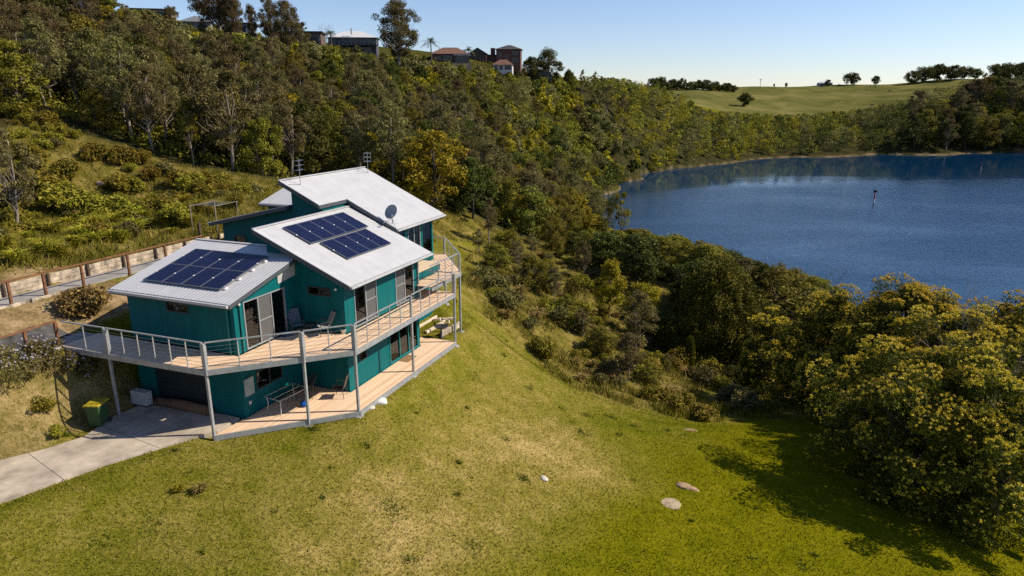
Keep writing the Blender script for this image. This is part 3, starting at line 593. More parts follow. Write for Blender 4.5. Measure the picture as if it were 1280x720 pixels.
LO = [(-3.9,4.03), (0,0), (9.2,0), (9.2,2.1), (8.0,2.1), (8.0,1.43), (1.45,1.43), (1.45,3.93), (-2.38,3.93), (-2.38,4.03)]
lod = deck('lower_deck', LO, LZ, [((-3.9,4.03),(-1.45,1.49)), ((-1.45,1.49),(0,0)), ((0,0),(9.2,0)), ((9.2,0),(9.2,2.1))], [], [])
FD = [(7.7, .57), (11.15,.57), (14.9,3.45), (14.2,6.5), (13.55,6.5), (13.55,3.44), (8.0,3.44), (8.0,1.45), (7.7,1.4)]
fdd = deck('raised_deck', FD, CZ, [((7.7,.57),(11.15,.57)), ((11.15,.57),(14.9,3.45)), ((14.9,3.45),(14.2,6.5))], [], [])
def gz(u, v): x, y, _ = hw(u, v); return Hs(x, y)-HO[2]
def posts_of(par, pts, z, rail=1.08, thick_top=True):
    for u, v in pts:
        b0 = gz(u, v)-0.15; m_ = MB()
        m_.box(u-0.05, u+0.05, v-0.05, v+0.05, b0, z-0.24)
        if thick_top: m_.box(u-0.075, u+0.075, v-0.085, v+0.085, z-0.24, z+rail-0.03)
        else: m_.box(u-0.048, u+0.048, v-0.048, v+0.048, z-0.24, z+rail-0.03)
        m_.build('post', GALV, par, bevel=0.006)
        MB().box(u-0.16, u+0.16, v-0.16, v+0.16, b0-0.1, b0+0.16).build('footing', plain('concrete', (0.36, 0.34, 0.31), 0.85, 0, 0.2, 4), par)
def rails_of(par, runs, z, rail=1.08):
    for a, b_, k in runs:
        a = Vector((*a, z)); b_ = Vector((*b_, z)); up = Vector((0,0,1))
        MB().bar(a+up*rail, b_+up*rail, 0.065, 0.045).build('top_rail', GALV, par)
        wr = MB()
        for i in range(6): wr.bar(a+up*(0.12+0.155*i), b_+up*(0.12+0.155*i), 0.009)
        wr.build('rail_wire', plain('rail_wire_steel', (0.30, 0.31, 0.32), 0.35, 0.7), par)
        for i in range(1, k+1):
            p = a.lerp(b_, i/(k+1)); MB().box(p.x-0.022, p.x+0.022, p.y-0.012, p.y+0.012, z-0.2, z+rail-0.022).build('baluster', GALV, par)
I = 0.03
posts_of(upd, [(-4.03, 9.04), (-3.92, 4.06), (-1.47, 1.46), (0, .04), (9.22, .04)], 0)
posts_of(upd, [(4.66, .04)], 0, thick_top=False)
rails_of(upd, [((-4.07, 11.5), (-4.02, 9.1), 1), ((-4.02, 9.0), (-3.93, 4.1), 5), ((-3.9, 4.0), (-1.5, 1.5), 2), ((-1.42, 1.42), (-.03, .08), 1), ((.06, .04), (4.6, .04), 4), ((4.72, .04), (9.15, .04), 4), ((9.22, .1), (9.22, 1.75), 1)], 0)
posts_of(fdd, [(11.12, .62), (14.85, 3.45)], CZ, thick_top=False)
rails_of(fdd, [((7.75, .62), (11.05, .62), 3), ((11.18, .68), (14.8, 3.4), 2), ((14.83, 3.52), (14.25, 6.4), 1)], CZ)
# ------------------------------------------------------------------ vegetation
def leaf_quads(rs, cen, rad, per, size, asp=0.42, out=0.7, shell=0.35, squash=0.8, droop=0.0, origin=None):
    """rhombic leaves round every clump centre; returns (n*4, 3)"""
    cen = np.repeat(np.asarray(cen, float), per, 0); rad = np.repeat(np.asarray(rad, float), per)
    n = len(cen); d = rs.normal(size=(n, 3)); d /= np.linalg.norm(d, axis=1)[:, None]
    r = rad*(shell+(1-shell)*rs.rand(n)**0.6)
    p = cen + d*r[:, None]*np.array([1, 1, squash])
    o = d.copy()
    if origin is not None:
        o2 = p-np.asarray(origin); o2 /= (np.linalg.norm(o2, axis=1)[:, None]+1e-6); o = 0.5*d+0.5*o2
    nn = o*out + rs.normal(size=(n, 3))*0.55 + np.array([0, 0, 0.25]); nn /= np.linalg.norm(nn, axis=1)[:, None]
    t = rs.normal(size=(n, 3)); t[:, 2] -= droop; t -= nn*(t*nn).sum(1)[:, None]; t /= np.linalg.norm(t, axis=1)[:, None]
    b = np.cross(nn, t); s = size*(0.45+1.1*rs.rand(n)**1.3)[:, None]
    a = t*s*0.5; c = b*s*0.5*asp; k = nn*s*0.10
    return np.stack([p-a, p+c+k, p+a, p-c+k], 1).reshape(-1, 3)
def quads_mesh(name, V, mats, tri=False):
    n = len(V)//4; return mesh_np(name, V, np.arange(len(V)), np.arange(n)*4, mats)
def crown_clumps(rs, n, h0, h1, r, shape):
    """clump centres inside a crown; mostly near its surface"""
    out = []
    while len(out) < n:
        t = rs.rand(); a = rs.rand()*2*math.pi
        if shape == 'dome': pr = math.sqrt(max(0, 1-(max(0, t-0.25)/0.75)**2))*(0.72+0.28*min(1, t/0.25))
        elif shape == 'oval': pr = math.sin(math.pi*min(1, 0.12+0.86*t))**0.7
        elif shape == 'cone': pr = (1-t)**0.75*1.0+0.05
        elif shape == 'umbrella': pr = math.sqrt(max(0, 1-(2*t-1)**2))
        elif shape == 'shell': pr = math.sqrt(max(0.02, 1-(max(0, t-0.3)/0.7)**2.2))
        elif shape == 'column': pr = 0.8+0.2*math.sin(t*9)
        k = rs.rand()**0.45 if shape != 'shell' else rs.uniform(.78, 1.0)
        out.append((math.cos(a)*r*pr*k, math.sin(a)*r*pr*k, h0+(h1-h0)*t))
    return np.array(out)
def limbs(rs, mb, cl, h, r0, lean=0.0, fork=0.3, nside=6, keep=1.0, thin=0.35):
    """a tapered trunk with bowed limbs reaching for the clumps"""
    th = h*0.86; pts = []; k = 6
    jx, jy = rs.normal(0, 0.03*h, 2)
    for i in range(k+1):
        t = i/k; pts.append(Vector((lean*t*t+jx*math.sin(t*2.2), jy*math.sin(t*2.6), th*t)))
    mb.tube(pts, [r0*(1-0.85*i/k)+0.01 for i in range(k+1)], nside)
    for c in cl:
        if rs.rand() > keep: continue
        c = Vector(c); t = min(0.95, max(fork, (c.z/h)*0.62+rs.normal(0, 0.05))); i = min(k-1, int(t*k)); s = pts[i].lerp(pts[i+1], t*k-i)
        m1 = s.lerp(c, 0.5)+Vector((rs.normal(0, .05*h), rs.normal(0, .05*h), -0.03*h*rs.rand()+0.02*h)); rr = r0*(1-0.8*t)*thin
        mb.tube([s, s.lerp(m1, 0.55)+Vector((0, 0, 0.01*h)), m1, c], [rr, rr*0.75, rr*0.5, rr*0.15], max(3, nside-2), cap=False)
LM = dict(
 gum = leaf_mat('gum_leaves', (0.085, 0.078, 0.026), (0.175, 0.148, 0.054), (0.311, 0.251, 0.100), 0.28),
 olive = leaf_mat('olive_leaves', (0.086, 0.083, 0.011), (0.195, 0.171, 0.022), (0.343, 0.279, 0.047), 0.3),
 gold = leaf_mat('golden_wattle_leaves', (0.130, 0.119, 0.009), (0.286, 0.224, 0.015), (0.494, 0.351, 0.035), 0.28, 0.35),
 dark = leaf_mat('dark_leaves', (0.034, 0.041, 0.008), (0.078, 0.084, 0.014), (0.156, 0.151, 0.025), 0.22),
 bright = leaf_mat('bright_leaves', (0.097, 0.114, 0.016), (0.188, 0.200, 0.030), (0.286, 0.291, 0.058), 0.3, 0.3),
 wattle = leaf_mat('flowering_wattle_leaves', (0.044, 0.056, 0.004), (0.104, 0.111, 0.011), (0.195, 0.181, 0.021), 0.2, 0.25),
 grey = leaf_mat('grey_shrub_leaves', (0.078, 0.072, 0.021), (0.159, 0.139, 0.042), (0.260, 0.218, 0.081), 0.25, 0.4),
 rust = leaf_mat('brown_gum_leaves', (0.055, 0.051, 0.016), (0.130, 0.097, 0.035), (0.221, 0.151, 0.058), 0.2, 0.4),
 cypress = leaf_mat('cypress_leaves', (0.034, 0.041, 0.004), (0.116, 0.111, 0.011), (0.286, 0.235, 0.021), 0.15, 0.2),
 bush = leaf_mat('hillside_bush_leaves', (0.106, 0.095, 0.011), (0.224, 0.186, 0.021), (0.347, 0.270, 0.047), 0.3, 0.5),
 lime = leaf_mat('lime_strap_leaves', (0.156, 0.163, 0.012), (0.338, 0.302, 0.025), (0.520, 0.435, 0.069), 0.3, 0.4),
 drybush = leaf_mat('dry_bush_leaves', (0.116, 0.082, 0.021), (0.273, 0.188, 0.058), (0.468, 0.339, 0.127), 0.2, 0.3),
)
BLOSSOM = leaf_mat('cream_blossom', (0.46, 0.34, 0.018), (0.62, 0.47, 0.045), (0.76, 0.62, 0.14), 0.25, 0.2)
YBLOSSOM = leaf_mat('yellow_blossom', (0.34, 0.27, 0.02), (0.52, 0.42, 0.05), (0.62, 0.52, 0.12), 0.25, 0.2)
LILAC = leaf_mat('lilac_blossom', (0.32, 0.29, 0.38), (0.46, 0.43, 0.52), (0.6, 0.58, 0.66), 0.25, 0.2)
BK = dict(gum=bark_mat('gum_bark', (0.13, 0.105, 0.08), (0.29, 0.24, 0.19)), brown=bark_mat('brown_bark', (0.06, 0.048, 0.036), (0.13, 0.105, 0.08)), dead=bark_mat('dead_wood', (0.13, 0.105, 0.085), (0.23, 0.19, 0.16)))
# kind: height, crown start, crown radius, clump count, clump radius, leaves per clump, leaf size, aspect, shape, trunk radius, leaves, bark, limb share
KIND = dict(
 gum=(10, .36, 2.3, 46, .62, 120, .30, .36, 'oval', .16, 'gum', 'gum', .8),
 sapling=(9, .30, 1.3, 30, .50, 110, .26, .36, 'oval', .10, 'olive', 'gum', .7),
 olive=(8, .10, 2.7, 58, .75, 130, .30, .45, 'dome', .16, 'olive', 'brown', .5),
 gold=(7.5, .12, 2.5, 52, .70, 130, .28, .5, 'dome', .14, 'gold', 'brown', .5),
 dark=(8, .10, 2.7, 56, .75, 140, .30, .5, 'dome', .17, 'dark', 'brown', .5),
 bright=(7, .08, 2.6, 50, .72, 140, .26, .6, 'dome', .15, 'bright', 'brown', .4),
 rust=(10, .25, 2.6, 56, .66, 120, .30, .4, 'oval', .18, 'rust', 'gum', .8),
 cypress=(8, .0, 3.5, 360, .50, 210, .19, .5, 'shell', .2, 'cypress', 'brown', .0),
 tall=(14, .22, 4.3, 105, 1.0, 190, .34, .4, 'umbrella', .34, 'rust', 'gum', 1.0),
 spread=(12, .36, 5.4, 95, 1.1, 190, .34, .42, 'umbrella', .36, 'rust', 'gum', 1.0),
 round=(12, .08, 5.2, 80, 1.25, 190, .40, .5, 'dome', .4, 'dark', 'brown', .5),
 field=(10, .06, 6.5, 70, 1.6, 120, .60, .5, 'umbrella', .4, 'dark', 'brown', .4),
)
_tm = {}
def tree_meshes(kind, seed):
    if (kind, seed) in _tm: return _tm[kind, seed]
    h, f0, r, nc, cr, per, ls, asp, shape, tr, lm, bk, keep = KIND[kind]
    rs = np.random.RandomState(hash_(kind)+seed*31)
    cl = crown_clumps(rs, nc, h*f0+cr*0.5, h-cr*0.7, r, shape)
    cl[:, 0] *= 0.85+0.3*rs.rand(); cl += rs.normal(0, 0.12*r, cl.shape)*[1, 1, 0.5]
    if kind == 'cypress': cl = cl[np.argsort(-np.hypot(cl[:, 0], cl[:, 1]))]
    rad = cr*(0.6+0.8*rs.rand(len(cl)))
    mb = MB(); limbs(rs, mb, cl, h, tr, rs.normal(0, 0.04*h), max(.12, f0*0.75), keep=keep)
    V = leaf_quads(rs, cl, rad, per, ls, asp, droop=1.2 if kind in ('gum', 'tall', 'spread', 'rust', 'sapling') else 0.0, squash=1.35 if kind == 'cypress' else 0.78, origin=(0, 0, h*(f0+0.2)))
    t = mb.mesh(kind+'_trunk', BK[bk], smooth=True); c = quads_mesh(kind+'_crown', V, LM[lm])
    _tm[kind, seed] = (t, c); return t, c
def hash_(s): return sum((i+1)*ord(ch) for i, ch in enumerate(s)) % 9973
def bare_mesh(seed, h=8, spread=0.5, depth=5, nb=4, r0=0.10):
    rs = np.random.RandomState(900+seed); mb = MB()
    def go(p, d, L, r, k):
        q = p+d*L*0.5+Vector(rs.normal(0, 0.05*L, 3)); e = q+(d+Vector(rs.normal(0, .15, 3))).normalized()*L*0.5
        mb.tube([p, q, e], [r, r*0.8, r*0.6], 5 if k > 3 else 3, cap=False)
        if k == 0: return
        for i in range(nb if k > 1 else 3):
            nd = (d+Vector(rs.normal(0, spread, 3))+Vector((0, 0, 0.12))).normalized(); go(q.lerp(e, rs.rand()), nd, L*(0.55+0.25*rs.rand()), r*0.5, k-1)
    go(Vector((0, 0, -0.2)), Vector((rs.normal(0, .1), rs.normal(0, .1), 1)).normalized(), h*0.42, r0, depth-1)
    return mb.mesh('bare_branches', BK['dead'], smooth=True)
_tree_no = [0]
def plant_tree(kind, x, y, hgt, name, label, cat, group=None, wide=1.0, seed=None, z=None):
    _tree_no[0] += 1; k = _tree_no[0]; seed = k % 3 if seed is None else seed
    t, c = tree_meshes(kind, seed); s = hgt/KIND[kind][0]
    root = empty(name, (x, y, (Hs(x, y) if z is None else z)-0.15), (k*2.399) % 6.283); root.scale = (s*wide, s*wide, s)
    link('trunk', t, root); link('crown', c, root); tag(root, label, cat, group); return root
def plant_bare(x, y, hgt, name, label, cat, group=None, seed=0, wide=1.0):
    if ('bare', seed) not in _tm: _tm['bare', seed] = bare_mesh(seed)
    o = link(name, _tm['bare', seed]); s = hgt/8.0*1.05; o.location = (x, y, Hs(x, y)-0.1); o.scale = (s*wide, s*wide, s); o.rotation_euler = (0, 0, seed*1.7+x)
    tag(o, label, cat, group); return o
TREES = [
 ('tall', -32.35, 205.0, 19.25, 1.0, 'tall_gum_tree', 'tallest skyline gum, brown-green, between the white-roofed house and the palm', 'tree'),
 ('spread', -64.41, 160.0, 11.76, 1.05, 'spreading_gum_tree', 'large spreading gum with pale limbs on the skyline above the bright yellow wattle', 'tree'),
 ('tall', -55.73, 168.0, 11.24, 0.75, 'skyline_gum_tree', 'upright brown-green gum on the skyline right of the large spreading gum', 'tree'),
 ('tall', -59.38, 166.0, 8.73, 0.6, 'skyline_gum_tree', 'narrower gum squeezed between the spreading gum and the upright skyline gum', 'tree'),
 ('tall', -50.38, 163.0, 12.63, 0.7, 'skyline_gum_tree', 'gum right beside the upright skyline gum, leaning over the flat-roofed house', 'tree'),
 ('tall', -60.46, 158.0, 10.27, 0.7, 'skyline_gum_tree', 'gum filling the skyline between the spreading gum and the narrower gum', 'tree'),
 ('rust', -49.82, 172.0, 7.8, 1.0, 'skyline_gum_tree', 'low brown-green gum in front of the dark flat-roofed house', 'tree'),
 ('rust', -68.04, 160.0, 3.84, 0.9, 'skyline_gum_tree', 'low gum in front of the small grey gabled house', 'tree'),
 ('spread', -70.97, 152.0, 5.12, 0.6, 'skyline_gum_tree', 'small open gum on the skyline left of the gabled grey house', 'tree'),
 ('bare1', -48.88, 190.0, 9.31, 0.7, 'bare_tree', 'leafless tree on the skyline in front of the dark flat-roofed house', 'tree'),
 ('round', 6.9, 282.0, 9.34, 0.8, 'dark_tree', 'smaller dark green tree beside the brick hilltop house', 'tree'),
 ('round', 14.04, 288.0, 14.87, 1.0, 'dark_tree', 'large rounded dark green tree right of the brick hilltop house', 'tree'),
 ('gold', -45.5, 118.0, 6.36, 1.3, 'yellow_wattle', 'bright yellow flowering wattle high on the wooded slope under the spreading gum', 'tree'),
 ('gold', -37.71, 150.0, 3.73, 1.4, 'yellow_wattle', 'yellow wattle below the dark flat-roofed hilltop house', 'tree'),
 ('gold', -26.34, 128.0, 4.98, 1.2, 'cream_wattle', 'yellowish wattle with a rounded crown above the back roof antenna', 'tree'),
 ('gold', -9.28, 84.0, 10.93, 1.15, 'golden_wattle', 'golden olive wattle standing right behind the back roof', 'tree'),
 ('dark', -5.07, 88.0, 8.55, 0.95, 'dark_tree', 'dark green tree at the wood edge right of the golden wattle', 'tree'),
 ('bright', 2.39, 93.0, 6.87, 1.15, 'bright_green_tree', 'bright green broadleaf tree at the lower edge of the wood', 'tree'),
 ('gum', -0.97, 105.0, 9.33, 1.1, 'gum_tree', 'grey-green gum behind the bright green broadleaf tree', 'tree'),
 ('olive', 7.91, 104.0, 7.54, 1.2, 'bushy_tree', 'olive tree between the bright green tree and the lake', 'tree'),
 ('sapling', 15.44, 98.0, 11.19, 1.0, 'leaning_gum_tree', 'thin gum reaching up against the lake right of the wood', 'tree'),
 ('dark', 17.17, 92.0, 5.36, 1.0, 'glossy_tree', 'dark glossy tree under the thin gum beside the lake', 'tree'),
 ('olive', 9.77, 84.0, 4.61, 1.0, 'bushy_tree', 'olive bushy tree left of the dark glossy tree by the lake', 'tree'),
 ('dark', 13.86, 112.0, 6.7, 0.9, 'dark_tree', 'dark tree on the point where the wood meets the lake', 'tree'),
 ('bare2', 21.06, 86.0, 5.0, 1.1, 'bare_shrub', 'brown leafless shrub between the glossy tree and the cypress', 'tree'),
 ('dark', 24.57, 84.0, 5.94, 1.25, 'spreading_dark_tree', 'broad dark green tree behind the cypress', 'tree'),
 ('bare0', 25.12, 84.0, 8.01, 0.5, 'dead_tree', 'dead treetop poking out against the lake above the cypress', 'tree'),
 ('cypress', 19.09, 61.0, 9.75, 0.8, 'cypress', 'dense dome-shaped dark cypress at the foot of the slope', 'tree'),
 ('cypress', 27.49, 72.0, 5.63, 0.7, 'cypress', 'smaller cypress half hidden behind the dome-shaped one', 'tree'),
 ('gold', 12.38, 62.0, 6.21, 1.0, 'golden_bush', 'golden yellow bush left of the dome-shaped cypress', 'tree'),
 ('gold', 9.83, 66.0, 6.27, 0.75, 'golden_bush', 'upright golden brown bush above the grey shrub on the slope', 'tree'),
 ('gum', 10.7, 55.0, 5.73, 1.15, 'grey_shrub', 'tall grey-green shrub in front of the golden yellow bush', 'tree'),
 ('gum', 8.69, 47.5, 4.05, 1.2, 'grey_shrub', 'grey-green shrub lowest on the rough slope beside the lawn', 'tree'),
 ('cypress', 15.55, 56.0, 3.06, 0.3, 'slim_conifer', 'tiny slim green conifer at the foot of the dome-shaped cypress', 'tree'),
 ('olive', 21.78, 55.0, 5.22, 1.1, 'dark_bush', 'low dark olive bush between the cypress and the flowering wattles', 'tree'),
 ('dark', 17.93, 52.0, 2.38, 1.3, 'dark_bush', 'low dark bush in shade below the cypress', 'tree'),
 ('olive', 21.34, 49.0, 2.12, 1.3, 'dark_bush', 'low bush in shade at the lawn edge beside the flowering wattles', 'tree'),
 ('olive', 5.19, 88.0, 4.73, 1.1, 'bushy_tree', 'olive tree right of the bright green tree in the wood edge', 'tree'),
 ('gum', -2.81, 80.0, 5.99, 0.8, 'gum_tree', 'grey-green gum standing at the wood edge beyond the raised deck', 'tree'),
 ('olive', 0.0, 76.0, 3.94, 1.0, 'bushy_bush', 'olive bush at the wood edge beyond the raised deck', 'tree'),
 ('dark', 3.17, 66.0, 3.15, 1.0, 'dark_bush', 'dark green bush on the rough slope below the bright green tree', 'tree'),
 ('gum', 1.16, 64.0, 1.94, 0.9, 'grey_shrub', 'grey-green shrub on the rough slope left of the dark green bush', 'tree'),
 ('olive', 6.17, 68.0, 2.39, 1.0, 'olive_bush', 'rounded olive bush on the rough slope above the golden brown bush', 'tree'),
 ('gum', 8.16, 76.0, 4.46, 1.0, 'gum_tree', 'small gum in front of the wood edge near the lake point', 'tree'),
 ('gum', -78.98, 118.0, 8.53, 1.2, 'tall_tree', 'tall gum at the top edge of the picture, furthest left', 'tree'),
 ('rust', -76.22, 122.0, 8.52, 1.2, 'tall_tree', 'brown-tinged gum at the top edge of the picture', 'tree'),
 ('gum', -73.79, 126.0, 7.36, 1.1, 'tall_tree', 'grey-green gum on the top edge left of the hilltop roofs', 'tree'),
 ('dark', -75.74, 136.0, 4.75, 1.0, 'tall_tree', 'dark tree at the top edge beside the hilltop roofs', 'tree'),
 ('dark', -39.9, 222.0, 2.93, 1.0, 'garden_tree', 'dark garden tree right of the white-roofed hilltop house', 'tree'),
 ('olive', -32.11, 226.0, 4.57, 0.9, 'garden_tree', 'garden tree at the foot of the tallest palm', 'tree'),
 ('rust', -28.9, 224.0, 4.02, 0.9, 'garden_tree', 'reddish garden bush beside the tallest palm', 'tree'),
 ('dark', -38.71, 236.0, 3.1, 1.3, 'garden_tree', 'dark garden tree behind the tallest skyline gum', 'tree'),
 ('olive', -35.14, 240.0, 2.01, 1.2, 'garden_tree', 'olive garden tree behind the tallest palm', 'tree'),
 ('dark', -28.84, 236.0, 2.45, 0.9, 'garden_tree', 'low dark garden tree touching the low brick house', 'tree'),
 ('olive', -52.1, 196.0, 1.2, 1.0, 'garden_tree', 'garden tree between the flat-roofed and white-roofed houses', 'tree'),
 ('olive', 4.65, 278.0, 4.94, 0.8, 'garden_tree', 'garden bush in front of the smaller dark hilltop tree', 'tree'),
 ('sapling', -33.58, 73.0, 7.2, 1.0, 'young_gum_tree', 'slim young gum standing at the front of the wood above the clothes line', 'tree'),
 ('sapling', -30.79, 78.0, 9.24, 0.9, 'young_gum_tree', 'slim young gum with a bare pale trunk right of the first young gum', 'tree'),
 ('gum', -50.14, 82.0, 8.55, 1.0, 'gum_tree', 'brown-green gum at the front of the wood near the picture edge', 'tree'),
 ('gum', -44.14, 80.0, 6.5, 1.1, 'gum_tree', 'grey gum at the front of the wood above the grassy hillside', 'tree'),
 ('gum', -36.88, 50.0, 8.84, 1.0, 'grey_gum_tree', 'grey-green small gum cut off by the picture edge on the open hillside', 'tree'),
 ('gold', -29.8, 92.0, 7.57, 1.0, 'olive_wattle', 'olive gold wattle behind the back antenna on the house roof', 'tree'),
 ('dark', -22.13, 92.0, 3.93, 1.0, 'dark_tree', 'dark tree directly behind the high back roof', 'tree'),
 ('bare3', -16.92, 150.0, 8.48, 1.6, 'bare_tree', 'broad grey leafless thicket tree in mid slope above the golden wattle', 'tree'),
 ('bare0', -7.15, 158.0, 11.46, 1.6, 'bare_tree', 'wide leafless grey tree right of the leafless thicket tree in mid slope', 'tree'),
 ('bare2', -56.28, 128.0, 1.3, 1.4, 'bare_tree', 'leafless grey tree left of the bright yellow wattle on the slope', 'tree'),
 ('bare1', -22.24, 140.0, 3.48, 1.5, 'bare_tree', 'leafless grey tree left of the leafless thicket tree in mid slope', 'tree'),
 ('field', 194.06, 590.0, 11.31, 0.8, 'field_tree', 'lone dark tree standing in the hollow of the green meadow', 'tree'),
 ('field', 210.65, 690.0, 9.23, 0.5, 'field_tree', 'small dark tree on the upper edge of the meadow', 'tree'),
 ('field', 354.84, 745.0, 12.76, 1.0, 'field_tree', 'large round tree on the meadow skyline', 'tree'),
 ('field', 380.28, 745.0, 9.2, 0.8, 'field_tree', 'smaller round tree right of the large skyline tree', 'tree'),
 ('field', 330.74, 745.0, 7.17, 0.7, 'field_tree', 'low dark trees beside the small far house on the skyline', 'tree'),
 ('field', 288.74, 750.0, 4.72, 0.5, 'field_tree', 'small skyline tree left of the far house on the meadow', 'tree'),
 ('field', 276.93, 752.0, 3.57, 0.45, 'field_tree', 'tiny skyline tree furthest left on the open meadow ridge', 'tree'),
 ('field', 403.88, 720.0, 13.21, 0.8, 'skyline_tree', 'first tree from the left in the dense row crowning the meadow ridge', 'tree'),
 ('field', 419.48, 726.0, 16.41, 0.9, 'skyline_tree', 'second tree from the left in the dense row crowning the meadow ridge', 'tree'),
 ('field', 436.44, 732.0, 16.71, 1.0, 'skyline_tree', 'third tree from the left in the dense row crowning the meadow ridge', 'tree'),
 ('field', 443.18, 720.0, 14.68, 1.1, 'skyline_tree', 'fourth tree from the left in the dense row crowning the meadow ridge', 'tree'),
 ('field', 459.97, 726.0, 12.77, 1.0, 'skyline_tree', 'fifth tree from the left in the dense row crowning the meadow ridge', 'tree'),
 ('field', 475.62, 732.0, 10.52, 0.9, 'skyline_tree', 'sixth tree from the left in the dense row crowning the meadow ridge', 'tree'),
 ('field', 432.22, 640.0, 17.7, 0.8, 'skyline_tree', 'left tree in the clump on the ridge where the meadow ends', 'tree'),
 ('field', 443.5, 640.0, 17.76, 0.9, 'skyline_tree', 'middle tree in the clump on the ridge where the meadow ends', 'tree'),
 ('field', 457.49, 640.0, 18.23, 0.9, 'skyline_tree', 'right tree in the clump on the ridge where the meadow ends', 'tree'),
 ('field', 136.06, 690.0, 11.36, 0.9, 'skyline_tree', 'first small tree from the left in the thin far row before the meadow', 'tree'),
 ('field', 146.16, 698.0, 12.87, 0.7, 'skyline_tree', 'second small tree from the left in the thin far row before the meadow', 'tree'),
 ('field', 159.83, 706.0, 10.1, 1.0, 'skyline_tree', 'third small tree from the left in the thin far row before the meadow', 'tree'),
 ('field', 164.67, 690.0, 11.45, 0.6, 'skyline_tree', 'fourth small tree from the left in the thin far row before the meadow', 'tree'),
 ('field', 176.95, 698.0, 7.84, 1.1, 'skyline_tree', 'fifth small tree from the left in the thin far row before the meadow', 'tree'),
 ('field', 185.21, 706.0, 9.42, 0.7, 'skyline_tree', 'sixth small tree from the left in the thin far row before the meadow', 'tree'),
 ('field', 188.74, 690.0, 10.18, 0.9, 'skyline_tree', 'seventh small tree from the left in the thin far row before the meadow', 'tree'),
 ('field', 199.66, 698.0, 9.08, 0.8, 'skyline_tree', 'eighth small tree from the left in the thin far row before the meadow', 'tree'),
 ('field', 212.37, 706.0, 8.52, 1.1, 'skyline_tree', 'ninth small tree from the left in the thin far row before the meadow', 'tree'),
 ('field', 138.96, 684.0, 7.5, 1.1, 'skyline_bush', 'first low bush from the left under the thin far row before the meadow', 'bush'),
 ('field', 150.42, 691.0, 7.95, 1.1, 'skyline_bush', 'second low bush from the left under the thin far row before the meadow', 'bush'),
 ('field', 162.22, 698.0, 5.7, 1.1, 'skyline_bush', 'third low bush from the left under the thin far row before the meadow', 'bush'),
 ('field', 168.13, 684.0, 7.3, 1.1, 'skyline_bush', 'fourth low bush from the left under the thin far row before the meadow', 'bush'),
 ('field', 178.44, 691.0, 6.23, 1.1, 'skyline_bush', 'fifth low bush from the left under the thin far row before the meadow', 'bush'),
 ('field', 187.35, 698.0, 5.18, 1.1, 'skyline_bush', 'sixth low bush from the left under the thin far row before the meadow', 'bush'),
 ('field', 191.22, 684.0, 7.14, 1.1, 'skyline_bush', 'seventh low bush from the left under the thin far row before the meadow', 'bush'),
 ('field', 202.55, 691.0, 6.77, 1.1, 'skyline_bush', 'eighth low bush from the left under the thin far row before the meadow', 'bush'),
 ('field', 217.21, 698.0, 7.03, 1.1, 'skyline_bush', 'ninth low bush from the left under the thin far row before the meadow', 'bush'),
 ('rust', 270.82, 470.0, 23.95, 1.3, 'brown_gum_tree', 'tall brown gum rising from the far shore wood below the meadow', 'tree'),
 ('rust', 314.7, 480.0, 26.07, 1.6, 'brown_gum_tree', 'big brown gum standing highest in the far shore wood', 'tree'),
 ('rust', 330.99, 470.0, 27.54, 1.5, 'brown_gum_tree', 'dark brown gum at the picture edge of the far shore wood', 'tree'),
 ('rust', 306.61, 490.0, 13.82, 1.4, 'brown_gum_tree', 'brown gum left of the big brown gum on the far shore', 'tree'),
 ('sapling', 32.43, 330.0, 12.18, 0.8, 'skyline_gum_tree', 'thin crowned tree on the skyline right of the hilltop houses', 'tree'),
 ('sapling', 40.09, 345.0, 10.82, 0.8, 'skyline_gum_tree', 'second thin tree on the skyline right of the hilltop houses', 'tree'),
 ('cypress', 25.23, 318.0, 11.57, 0.5, 'skyline_conifer', 'tiny pointed conifer on the skyline right of the rounded dark tree', 'tree'),
 ('olive', 13.1, 84.0, 2.0, 1.2, 'shore_tree', 'olive tree under the leaning thin gum near the water', 'tree'),
 ('dark', 21.07, 90.0, 3.08, 1.2, 'shore_tree', 'dark tree at the water right of the glossy tree', 'tree'),
 ('olive', 25.57, 98.0, 4.71, 1.2, 'shore_tree', 'olive tree on the shore behind the bare brown shrub', 'tree'),
 ('dark', 28.03, 82.0, 5.28, 1.1, 'shore_tree', 'dark shore tree right behind the dome-shaped cypress', 'tree'),
 ('olive', 29.45, 80.0, 3.81, 1.2, 'shore_tree', 'olive shore tree behind the smaller cypress', 'tree'),
 ('dark', 30.12, 72.0, 4.29, 1.2, 'shore_tree', 'dark shore tree behind the small flowering wattle', 'tree'),
 ('olive', 29.7, 66.0, 5.23, 1.2, 'shore_tree', 'olive shore tree left of the flowering wattles', 'tree'),
 ('dark', 13.16, 92.0, 3.22, 1.1, 'shore_tree', 'dark tree in the dip left of the glossy tree', 'tree'),
 ('dark', 8.56, 96.0, 2.42, 1.1, 'shore_tree', 'dark tree behind the olive tree near the lake point', 'tree'),
 ('olive', 16.09, 78.0, 3.31, 1.1, 'shore_tree', 'olive tree right behind the golden yellow bush', 'tree'),
 ('dark', 17.81, 70.0, 3.58, 1.1, 'shore_tree', 'dark tree left behind the dome-shaped cypress', 'tree'),
 ('dark', 14.34, 60.0, 4.3, 1.2, 'shore_tree', 'dark low tree left of the dome-shaped cypress base', 'tree'),
 ('olive', 6.01, 84.0, 2.22, 1.0, 'shore_tree', 'olive tree filling the wood edge above the dark green bush', 'tree'),
 ('gum', 2.38, 80.0, 3.13, 1.0, 'shore_tree', 'grey gum at the wood edge in front of the bright green tree', 'tree'),
 ('olive', 27.07, 56.0, 4.33, 1.2, 'shore_tree', 'olive tree behind the left flowering wattles', 'tree'),
